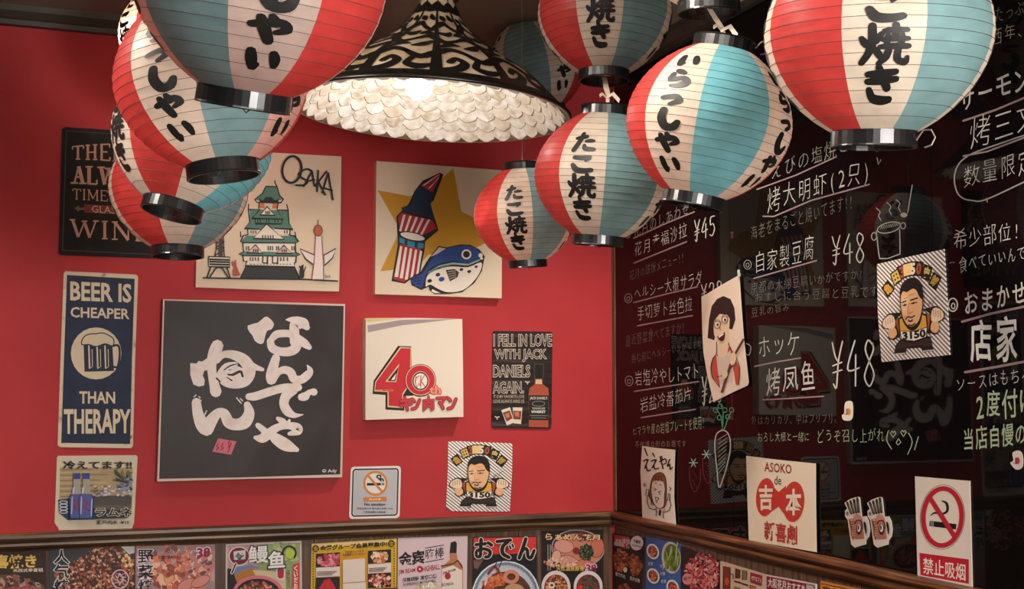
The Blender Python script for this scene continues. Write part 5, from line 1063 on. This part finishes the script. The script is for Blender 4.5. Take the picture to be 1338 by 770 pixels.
def paper_mat(name, col, wob='0', tr_=.62):
    m = bpy.data.materials.new(name); m.use_nodes = True
    nt = m.node_tree; N = nt.nodes; L = nt.links; b = N['Principled BSDF']; out = N['Material Output']
    tc = N.new('ShaderNodeTexCoord'); mp = N.new('ShaderNodeMapping'); mp.inputs['Scale'].default_value = (9, 9, 16); L.new(tc.outputs['Object'], mp.inputs[0])
    n = N.new('ShaderNodeTexNoise'); n.inputs['Scale'].default_value = 3; n.inputs['Detail'].default_value = 7; L.new(mp.outputs[0], n.inputs['Vector'])
    hs = N.new('ShaderNodeHueSaturation'); hs.inputs['Color'].default_value = rgb(col); mr = N.new('ShaderNodeMapRange'); mr.inputs[1].default_value = .25; mr.inputs[2].default_value = .75; mr.inputs[3].default_value = .8; mr.inputs[4].default_value = 1.12
    L.new(n.outputs[0], mr.inputs[0]); L.new(mr.outputs[0], hs.inputs['Value']); L.new(hs.outputs[0], b.inputs['Base Color'])
    b.inputs['Roughness'].default_value = .42; b.inputs['Specular IOR Level'].default_value = .35
    tr = N.new('ShaderNodeBsdfTranslucent'); L.new(hs.outputs[0], tr.inputs[0]); ms = N.new('ShaderNodeMixShader'); ms.inputs[0].default_value = tr_
    L.new(b.outputs[0], ms.inputs[1]); L.new(tr.outputs[0], ms.inputs[2]); L.new(ms.outputs[0], out.inputs[0])
    bp = N.new('ShaderNodeBump'); bp.inputs['Strength'].default_value = .25; bp.inputs['Distance'].default_value = .002; L.new(n.outputs[0], bp.inputs['Height']); L.new(bp.outputs[0], b.inputs['Normal']); L.new(bp.outputs[0], tr.inputs['Normal'])
    return m
def emit(name, col, st):
    m = bpy.data.materials.new(name); m.use_nodes = True; b = m.node_tree.nodes['Principled BSDF']
    b.inputs['Emission Color'].default_value = rgb(col); b.inputs['Emission Strength'].default_value = st; b.inputs['Base Color'].default_value = rgb(col); return m

LC = at_depth(563, 147, 2.60); LSC = 2.60 / 2.69
lamp = empty('pendant_lamp', LC, 'large cone-shaped pendant lamp with black scrollwork outside and lit capiz shells inside', 'lamp')
lamp.scale = (LSC,) * 3
lamp.rotation_euler = Matrix.Rotation(R(3.0), 3, Vector((math.sin(R(17)), math.cos(R(17)), 0))).to_euler()
PROF = [(.300, 0), (.262, .040), (.218, .080), (.152, .122), (.098, .160), (.060, .200), (.040, .240), (.030, .262)]
PF = cat(PROF, 4)
SL = [0]
for a, b_ in zip(PF[:-1], PF[1:]): SL.append(SL[-1] + math.hypot(b_[0] - a[0], b_[1] - a[1]))
def on_shade(s_, off=0.0):
    """slant distance from the rim -> (r, z, tangent r, tangent z)"""
    s_ = max(0, min(SL[-1] - 1e-6, s_)); i = max(k for k in range(len(SL) - 1) if SL[k] <= s_); t = (s_ - SL[i]) / (SL[i + 1] - SL[i])
    a, b_ = PF[i], PF[i + 1]; tr, tz = b_[0] - a[0], b_[1] - a[1]; l = math.hypot(tr, tz); tr /= l; tz /= l
    return a[0] + (b_[0] - a[0]) * t + tz * off, a[1] + (b_[1] - a[1]) * t - tr * off, tr, tz
def lathe(prof, seg, name, m, parent, smooth=True, closed=False):
    V, Fc = [], []; n = len(prof)
    for r, z in prof:
        V += [(r * math.cos(2 * math.pi * k / seg), r * math.sin(2 * math.pi * k / seg), z) for k in range(seg)]
    for i in range(n if closed else n - 1):
        j = (i + 1) % n
        Fc += [(i * seg + k, i * seg + (k + 1) % seg, j * seg + (k + 1) % seg, j * seg + k) for k in range(seg)]
    return mesh(name, V, Fc, m, parent, smooth=smooth)
M['cream_shade'] = noisy('cream_parchment', ['8c7654', 'b8a084', 'c8b498'], nscale=14, rough=.5)
outer = [(on_shade(s_, .0)[0], on_shade(s_, .0)[1]) for s_ in [SL[-1] * k / 20 for k in range(21)]]
lathe(outer + [(on_shade(s_, -.004)[0], on_shade(s_, -.004)[1]) for s_ in [SL[-1] * k / 20 for k in range(20, -1, -1)]], 72, 'shade_skin', M['cream_shade'], lamp, closed=True)
bkm = ink('120f0d', .35, .5)
lathe([(.3005, -.002), (.304, -.002), (.305, .004), (.297, .010), (.2975, .004)], 72, 'rim_band', bkm, lamp, closed=True)
lathe([(.2985, -.003), (.3006, -.003), (.3006, .003), (.294, .010), (.291, .010)], 72, 'rim_lining', ink('d8ccb8', .45), lamp, closed=True)
lathe([(.024, .25), (.046, .25), (.044, .265), (.03, .275), (.012, .285), (.004, .30), (.004, .30)], 24, 'top_cap', bkm, lamp)
v, f = tube_vf([(0, 0, .29), (0, 0, (CEIL - LC.z - .004) / LSC)], .004); mesh('cable', v, f, bkm, lamp)
v, f = tube_vf([(0, 0, .25), (0, 0, .1)], .016, 12); mesh('socket', v, f, bkm, lamp)
# scrollwork: twelve repeated sections
SEC = 12; Wd, Ls = .11, SL[-1]
def scroll(lines_):
    V, Fc = [], []
    for pts in lines_:
        P = [(x * Wd, y * Ls, r) for x, y, r in pts]
        v, f = stroke(P, 0, 4); b = len(V); V += v; Fc += [tuple(b + i for i in g) for g in f]
    return V, Fc
SV, SF = scroll([
    [(0, .02, .010), (.0, .35, .008), (0, .7, .007), (0, .98, .006)], [(-.5, .035, .014), (0, .035, .014), (.5, .035, .014)],
    [(-.5, .26, .006), (-.25, .20, .009), (0, .25, .011), (.25, .30, .009), (.5, .26, .006)], [(-.5, .47, .006), (-.2, .52, .011), (0, .47, .012), (.2, .42, .010), (.5, .47, .006)],
    [(-.5, .68, .008), (-.2, .63, .010), (0, .68, .013), (.3, .72, .010), (.5, .68, .008)], [(-.5, .86, .010), (0, .88, .014), (.5, .86, .010)],
    [(.08, .08, .006), (.3, .1, .010), (.42, .16, .008), (.3, .2, .006), (.2, .16, .007)], [(-.08, .12, .006), (-.25, .10, .010), (-.42, .13, .007), (-.36, .19, .006)],
    [(.1, .33, .005), (.25, .38, .012), (.42, .38, .006)], [(-.45, .34, .005), (-.28, .36, .012), (-.1, .42, .006)], [(.1, .58, .006), (.3, .56, .013), (.45, .6, .006)], [(-.1, .56, .006), (-.3, .58, .012), (-.45, .56, .006)],
    [(.2, .78, .008), (.4, .77, .010)], [(-.35, .79, .010), (-.15, .77, .008)]])
me = None
for k in range(SEC):
    if me is None:
        V = []
        for x, y in SV:
            r_, z_, _, _ = on_shade(max(0.001, y), .0016 ); a = x / Wd * 2 * math.pi / SEC; V.append((r_ * math.cos(a), r_ * math.sin(a), z_))
        o = mesh('scrollwork', V, SF, bkm, lamp); me = o.data
    else:
        o = bpy.data.objects.new('scrollwork', me); C.objects.link(o); o.parent = lamp
    o.rotation_euler = (0, 0, 2 * math.pi * k / SEC + R(255 - 360 / SEC * 3))
# capiz shells in shingled rows inside
shm = shell_mat()
def wob(k, q): return q * (1 + .05 * math.sin(k * 2.3))
V = [(0, 0, .0014)] + [(wob(k, .0252) * math.cos(2 * math.pi * k / 16), wob(k, .0252) * math.sin(2 * math.pi * k / 16), .0004) for k in range(16)] + [(wob(k, .0266) * math.cos(2 * math.pi * k / 16), wob(k, .0266) * math.sin(2 * math.pi * k / 16), 0) for k in range(16)]
Fc = [(0, k + 1, (k + 1) % 16 + 1) for k in range(16)] + [(k + 1, k + 17, (k + 1) % 16 + 17, (k + 1) % 16 + 1) for k in range(16)]
sh = bpy.data.meshes.new('shell'); sh.from_pydata(V, [], Fc); sh.materials.append(shm); sh.materials.append(ink('8a7860', .5)); sh.polygons.foreach_set('material_index', [0] * 16 + [1] * 16)
rnd = random.Random(5); cnt = 0
row = 0; s_ = .0285
while s_ < SL[-1] * .80:
    r_, z_, tr, tz = on_shade(s_, -.0075)
    nn = max(5, int(2 * math.pi * r_ / .043))
    for k in range(nn):
        a = 2 * math.pi * (k + .5 * (row % 2) + rnd.uniform(-.08, .08)) / nn
        er = Vector((math.cos(a), math.sin(a), 0)); ta = Vector((-math.sin(a), math.cos(a), 0))
        up = (er * tr + Vector((0, 0, tz))).normalized(); nrm = up.cross(ta).normalized()
        if nrm.dot(er) > 0: nrm = -nrm                      # towards the inside
        tl = R(4) + rnd.uniform(-.03, .03)
        up2 = (up * math.cos(tl) - nrm * math.sin(tl)).normalized(); n2 = ta.cross(up2)
        if n2.dot(nrm) < 0: ta2 = -ta; n2 = ta2.cross(up2)
        else: ta2 = ta
        o = bpy.data.objects.new('shell', sh); C.objects.link(o); o.parent = lamp; cnt += 1
        p = er * r_ + Vector((0, 0, z_)) 
        o.matrix_local = Matrix(((ta2.x, up2.x, n2.x, p.x), (ta2.y, up2.y, n2.y, p.y), (ta2.z, up2.z, n2.z, p.z), (0, 0, 0, 1)))
    s_ += .0275; row += 1
print('shells', cnt)
bulb = lathe([(.001, -.031), (.014, -.028), (.025, -.018), (.031, 0), (.027, .015), (.018, .03), (.013, .045), (.013, .06)], 24, 'bulb', emit('bulb_glow', 'fff7ee', 62), lamp)
bulb.location = (-.03, 0, .055)

# ------------------------------------------------------------ paper lanterns
D = .27; A = D / 2; HB = .44 * D; RR = .37 * A
def rad(z):
    u = min(.999, abs(z) / A); return A * (1 - u ** 1.9) ** .62
NR = 17
zr = [HB * (1 - 2 * i / (NR + 1)) for i in range(NR + 2)]
ZS = []
for i in range(NR + 1):
    for k in range(3):
        t = k / 3; z = zr[i] + (zr[i + 1] - zr[i]) * t; ZS.append((z, rad(z) * (1 - .005 * math.sin(math.pi * t))))
ZS.append((zr[-1], rad(zr[-1])))
PAP = {'r': paper_mat('red_paper', 'e04e4a'), 't': paper_mat('teal_paper', '8ab4b8'), 'w': paper_mat('white_paper', 'f0e4d0'), 'p': paper_mat('pinkish_paper', 'eebfae'), 'c': paper_mat('cyan_paper', '80d2e0'), 'g': paper_mat('shaded_teal_paper', '7aa0a4'), 's': paper_mat('shaded_white_paper', 'd8c8bc')}  # greyer teal and white hold the biggest lantern's shade in their colour
INKM = ink('151413', .5, .3)
WHT, COL = 40, 50
panel_me = {}
def panel_mesh(width, c):
    k = (width, c)
    if k not in panel_me:
        ns = 8; V = []; Fc = []
        for z, r in ZS:
            for i in range(ns + 1):
                a = R(width) * i / ns; V.append((r * math.sin(a), -r * math.cos(a), z))
        for j in range(len(ZS) - 1):
            for i in range(ns): b = j * (ns + 1) + i; Fc.append((b, b + 1, b + ns + 2, b + ns + 1))
        me = bpy.data.meshes.new('paper_panel'); me.from_pydata(V, [], Fc); me.materials.append(PAP[c]); me.polygons.foreach_set('use_smooth', [True] * len(Fc)); panel_me[k] = me
    return panel_me[k]
BR = {
 'ta': [[(8, 30, 7), (30, 26, 9), (52, 20, 8)], [(32, 5, 8), (26, 45, 9), (8, 93, 9)], [(55, 45, 6), (72, 42, 8), (88, 42, 6)], [(50, 66, 6), (58, 84, 9), (92, 86, 8)]],
 'ko': [[(20, 20, 8), (50, 22, 9), (78, 18, 9), (66, 36, 4)], [(16, 58, 8), (32, 82, 11), (62, 86, 10), (90, 80, 8)]],
 'yaku': [[(8, 34, 6), (13, 44, 8), (16, 52, 6)], [(46, 24, 6), (40, 34, 7), (36, 44, 6)], [(28, 4, 8), (28, 45, 9), (20, 72, 8), (6, 93, 7)], [(30, 58, 6), (38, 68, 8), (46, 80, 7)],
          [(52, 17, 6), (72, 15, 8), (94, 15, 6)], [(72, 2, 7), (73, 16, 8), (72, 30, 7)], [(48, 38, 6), (72, 36, 8), (97, 36, 6)], [(58, 26, 5), (57, 38, 7), (57, 48, 6)], [(86, 26, 5), (85, 38, 7), (85, 48, 6)],
          [(44, 56, 6), (70, 54, 8), (99, 54, 7)], [(62, 58, 7), (56, 80, 8), (42, 95, 6)], [(80, 58, 7), (80, 84, 8), (96, 92, 8), (100, 80, 5)]],
 'ki': [[(14, 22, 7), (50, 20, 9), (86, 15, 7)], [(12, 42, 7), (50, 40, 9), (90, 35, 7)], [(42, 2, 7), (54, 34, 9), (68, 60, 9)], [(16, 66, 8), (26, 88, 10), (55, 94, 10), (80, 92, 8)]],
 'i': [[(15, 25, 10), (18, 50, 12), (24, 74, 10), (36, 66, 6)], [(74, 24, 9), (82, 42, 11), (86, 60, 9)]],
 'ra': [[(38, 6, 9), (50, 10, 10), (64, 16, 8)], [(25, 26, 8), (24, 58, 9), (70, 46, 9), (84, 68, 11), (62, 90, 10), (34, 94, 6)]],
 'tsu': [[(22, 52, 8), (45, 44, 9), (68, 42, 10), (78, 62, 9), (52, 84, 7)]],
 'shi': [[(34, 4, 10), (28, 50, 12), (44, 90, 13), (72, 88, 12), (86, 60, 8)]],
 'ya': [[(8, 48, 8), (40, 38, 10), (74, 32, 10), (86, 50, 9), (64, 64, 6)], [(50, 14, 7), (54, 24, 9), (58, 34, 6)], [(26, 22, 8), (36, 56, 11), (50, 94, 10)]],
}
WORDS = {'tako': (['ta', 'ko', 'yaku', 'ki'], .27, -.35, .19), 'ira': (['i', 'ra', 'tsu', 'shi', 'ya', 'i'], .35, -.38, .195)}
text_me = {}
def text_mesh(word):
    if word not in text_me:
        gl, z0, z1, wd = WORDS[word]; V, Fc = [], []; h = (z1 - z0) * D / len(gl)
        for i, g in enumerate(gl):
            hg = abs(h) * (1.06 if g == 'yaku' else .9); zt = z0 * D + h * (i + .5) + hg / 2; w_ = wd * D * (1.12 if g == 'yaku' else .95)
            for st in BR[g]:
                if len(st) == 2: st = [st[0], tuple((a + b) / 2 for a, b in zip(*st)), st[1]]
                v, f = stroke([(a_, b_, c_ * (1.42 if word == 'ira' else 1.02 if g == 'yaku' else 1.3)) for a_, b_, c_ in st], 0, 4); b = len(V)
                for x, y in v:
                    z = zt - y / 100 * hg; x_ = (x - 50) / 100 * w_; a = x_ / A; r = rad(z) + .0009
                    V.append((r * math.sin(a), -r * math.cos(a), z))
                Fc += [tuple(b + q for q in g_) for g_ in f]
        me = bpy.data.meshes.new('lettering'); me.from_pydata(V, [], Fc); me.materials.append(INKM); text_me[word] = me
    return text_me[word]
rib_me = []
for i in range(1, NR + 1):
    r = rad(zr[i]) + .0002
    v, f = tube_vf([(r * math.cos(2 * math.pi * k / 56), r * math.sin(2 * math.pi * k / 56), zr[i]) for k in range(56)], .00034, 4, True)
    me = bpy.data.meshes.new('rib'); me.from_pydata([tuple(q) for q in v], [], f); me.materials.append(ink('3a2c26', .6)); rib_me.append(me)
def mk(prof, seg=40):
    V, Fc = [], []; n = len(prof)
    for r, z in prof: V += [(r * math.cos(2 * math.pi * k / seg), r * math.sin(2 * math.pi * k / seg), z) for k in range(seg)]
    for i in range(n): j = (i + 1) % n; Fc += [(i * seg + k, i * seg + (k + 1) % seg, j * seg + (k + 1) % seg, j * seg + k) for k in range(seg)]
    me = bpy.data.meshes.new('ring'); me.from_pydata(V, [], Fc); me.materials.append(ink('161616', .25, .6)); return me
rh = .085 * D
ring_me = mk([(RR, -rh / 2), (RR + .0008, -rh / 2), (RR + .0018, -rh / 2 + .0012), (RR + .0014, -rh / 2 + .003), (RR + .0010, rh / 2 - .003), (RR + .0018, rh / 2 - .0012), (RR + .0008, rh / 2), (RR - .0022, rh / 2), (RR - .0022, -rh / 2)])
wire_me = bpy.data.meshes.new('cross_wire'); v, f = tube_vf([(-RR + .001, 0, 0), (-.012, 0, .002), (0, 0, .006), (.012, 0, .002), (RR - .001, 0, 0)], .0009, 5); wire_me.from_pydata([tuple(q) for q in v], [], f); wire_me.materials.append(ink('4a4440', .3, .5, .8))
hook_me = bpy.data.meshes.new('hook'); v, f = tube_vf([(0, 0, 0), (0, 0, -.012), (.004, 0, -.016), (.008, 0, -.012)], .0008, 5); hook_me.from_pydata([tuple(q) for q in v], [], f); hook_me.materials.append(ink('4a4440', .3, .5, .8))
rib_ribbon = ink('cfc0a8', .5, .3)
def put(name, me, parent, loc=(0, 0, 0), rz=0):
    o = bpy.data.objects.new(name, me); C.objects.link(o); o.parent = parent; o.location = loc; o.rotation_euler = (0, 0, rz); return o
def lantern(label, px, py, width, roll, pitch, phi0, seq, hang='cord', size=.27):
    depth = size * F / width; p = at_depth(px, py, depth)
    root = empty('paper_lantern', p, label, 'lantern', 'paper lanterns hanging from the ceiling')
    fwd = Vector((p.x - EYE.x, p.y - EYE.y, 0)).normalized(); rt = Vector((fwd.y, -fwd.x, 0))
    base = Matrix(((rt.x, fwd.x, 0), (rt.y, fwd.y, 0), (0, 0, 1)))
    root.scale = (size / D,) * 3
    m = base @ Matrix.Rotation(R(roll), 3, 'Y') @ Matrix.Rotation(R(pitch), 3, 'X')
    root.rotation_euler = m.to_euler()
    a = phi0
    for c, t in seq:
        wd = WHT if c in 'wps' else COL
        o = put('paper_panel', panel_mesh(wd, c), root, rz=R(a))
        if t: put('lettering', text_mesh(t), o, rz=R(wd / 2))
        a += wd
    for me in rib_me: put('rib', me, root)
    t_ = put('top_ring', ring_me, root, (0, 0, HB + rh / 2 - .003)); b_ = put('bottom_ring', ring_me, root, (0, 0, -HB - rh / 2 + .003))
    put('cross_wire', wire_me, t_, (0, 0, rh / 2 - .002), R(20)); put('cross_wire', wire_me, b_, (0, 0, 0), R(100)); put('hook', hook_me, b_, (0, 0, 0))
    top = Vector((0, 0, HB + rh)); mw = m.to_4x4() @ Matrix.Scale(size / D, 4); mw.translation = p; inv = mw.inverted()
    if hang == 'cord':
        tw = mw @ top; e = inv @ Vector((tw.x, tw.y, CEIL - .001))
        v, f = tube_vf([top, top.lerp(e, .5), e], .0011, 6); o = mesh('cord', v, f, ink('8a8074', .7), root)
    else:
        e = inv @ Vector(hang); d_ = (e - top)
        v, f = [], []
        def strip(P, w, ax=Vector((1, 0, 0))):
            b = len(v)
            for q in P: v.extend([q - ax * w, q + ax * w])
            for i in range(len(P) - 1): f.append((b + 2 * i, b + 2 * i + 1, b + 2 * i + 3, b + 2 * i + 2))
        strip([top - Vector((0, 0, .01)), top + d_ * .3 + Vector((.003, 0, 0)), top + d_ * .6, e], .0035)
        strip([top - Vector((0.002, 0, .01)), top + d_ * .4 + Vector((.006, -.001, 0)), e + Vector((.004, 0, 0))], .002)
        k = top + d_ * .25
        strip([k, k + Vector((.012, -.002, .008)), k + Vector((.026, -.004, -.006))], .004, Vector((.3, 0, .95)).normalized())
        strip([k, k + Vector((-.009, -.002, .007)), k + Vector((-.014, -.003, .002))], .003, Vector((-.3, 0, .95)).normalized())
        o = mesh('ribbon_tie', v, f, rib_ribbon, root); md = o.modifiers.new('thick', 'SOLIDIFY'); md.thickness = .0006
    return root, mw
r_, t_, w_, wi, wt, pi_ = ('r', None), ('t', None), ('w', None), ('w', 'ira'), ('w', 'tako'), ('p', 'ira')
# the cluster at the upper left, nearest first
lantern('biggest lantern, teal and white with painted-in shade, cut by the top edge at the upper left', 340, -28, 330, 7, 14, -10, [('s', 'ira'), r_, wt, t_, w_, r_, pi_, ('g', None)])
lantern('lantern with a broad red side and cream panel, hanging just below the biggest left one', 277, 106, 250, -8, -1, -51, [wi, t_, pi_, r_, wt, t_, wi, r_])
lantern('lantern with its red front and bright blue right side, its open bottom tipped into view', 252, 181, 207, 14, -5, -88, [wt, r_, w_, ('c', None), wi, r_, wi, t_])
lantern('lowest lantern of the left cluster, deep red left side, overlapping the wine sign', 234, 246, 177, 0, -2, -70, [r_, w_, t_, wi, r_, w_, t_, wi])
lantern('mostly hidden small lantern peeking out at the far left behind the cluster', 236, 50, 157, 3, 0, -84, [wt, r_, w_, t_, wi, r_, wi, t_])
# over and beside the lamp
lantern('teal lantern partly hidden behind the pendant lamp shade', 700, 87, 131, -14, 0, -78, [wi, t_, wi, r_, wt, t_, w_, r_])
_, mg = lantern('dim red and cream lantern cut by the top edge, left of centre right', 790, 18, 175, 1, 0, -24, [wt, t_, wi, r_, wt, t_, wi, r_])
gb = mg @ Vector((0, 0, -HB - rh * .5))
lantern('red, white and teal lantern tied by ribbon below another, right of the lamp', 787, 230, 178, 4.5, 5, -37, [wt, t_, wi, r_, wt, t_, wi, r_], hang=gb)
lantern('smaller dark red and teal lantern hanging low between star poster and menu board', 686, 281, 134, -3, 5, -32, [wt, t_, wi, r_, wt, t_, wi, r_], size=.24)
_, ml = lantern('lantern above the frame with only its black bottom ring showing, over the tilted one', 925, -92, 214, 0, 5, -20, [w_, r_, wt, t_, w_, r_, wi, t_])
lb = ml @ Vector((0, 0, -HB - rh * .5))
lj, mj = lantern('tilted lantern with bright cyan and red sides in front of the menu board', 926, 161, 216, 12, 4, -46, [wi, ('c', None), wi, r_, wt, t_, w_, r_], hang=lb)
lk, mk_ = lantern('big lantern at the upper right with red, cream and teal panels, nearest the menu board', 1146, 44, 290, 3, 7, -16, [wt, t_, wi, r_, wi, t_, wi, r_])

# bent wire handles still hanging on two of the lanterns
def handle(mw, z, phi, up):
    P = [mw @ Vector(((RR + .001 + d_) * math.sin(phi), -(RR + .001 + d_) * math.cos(phi), z + h_ * up)) for d_, h_ in ((0, 0), (.008, .012), (.017, .012), (.022, .003), (.018, -.006), (.010, -.009))]
    return tube_vf(P, .0011, 6)
for root, mw, z, phi, up in ((lk, mk_, -HB - rh / 2, R(75), 1), (lj, mj, HB + rh / 2, R(80), 1)):
    v, f = handle(mw, z, phi, up); inv = mw.inverted(); mesh('wire_handle', [inv @ q for q in v], f, ink('8a7a6c', .4, .5, .5), root)
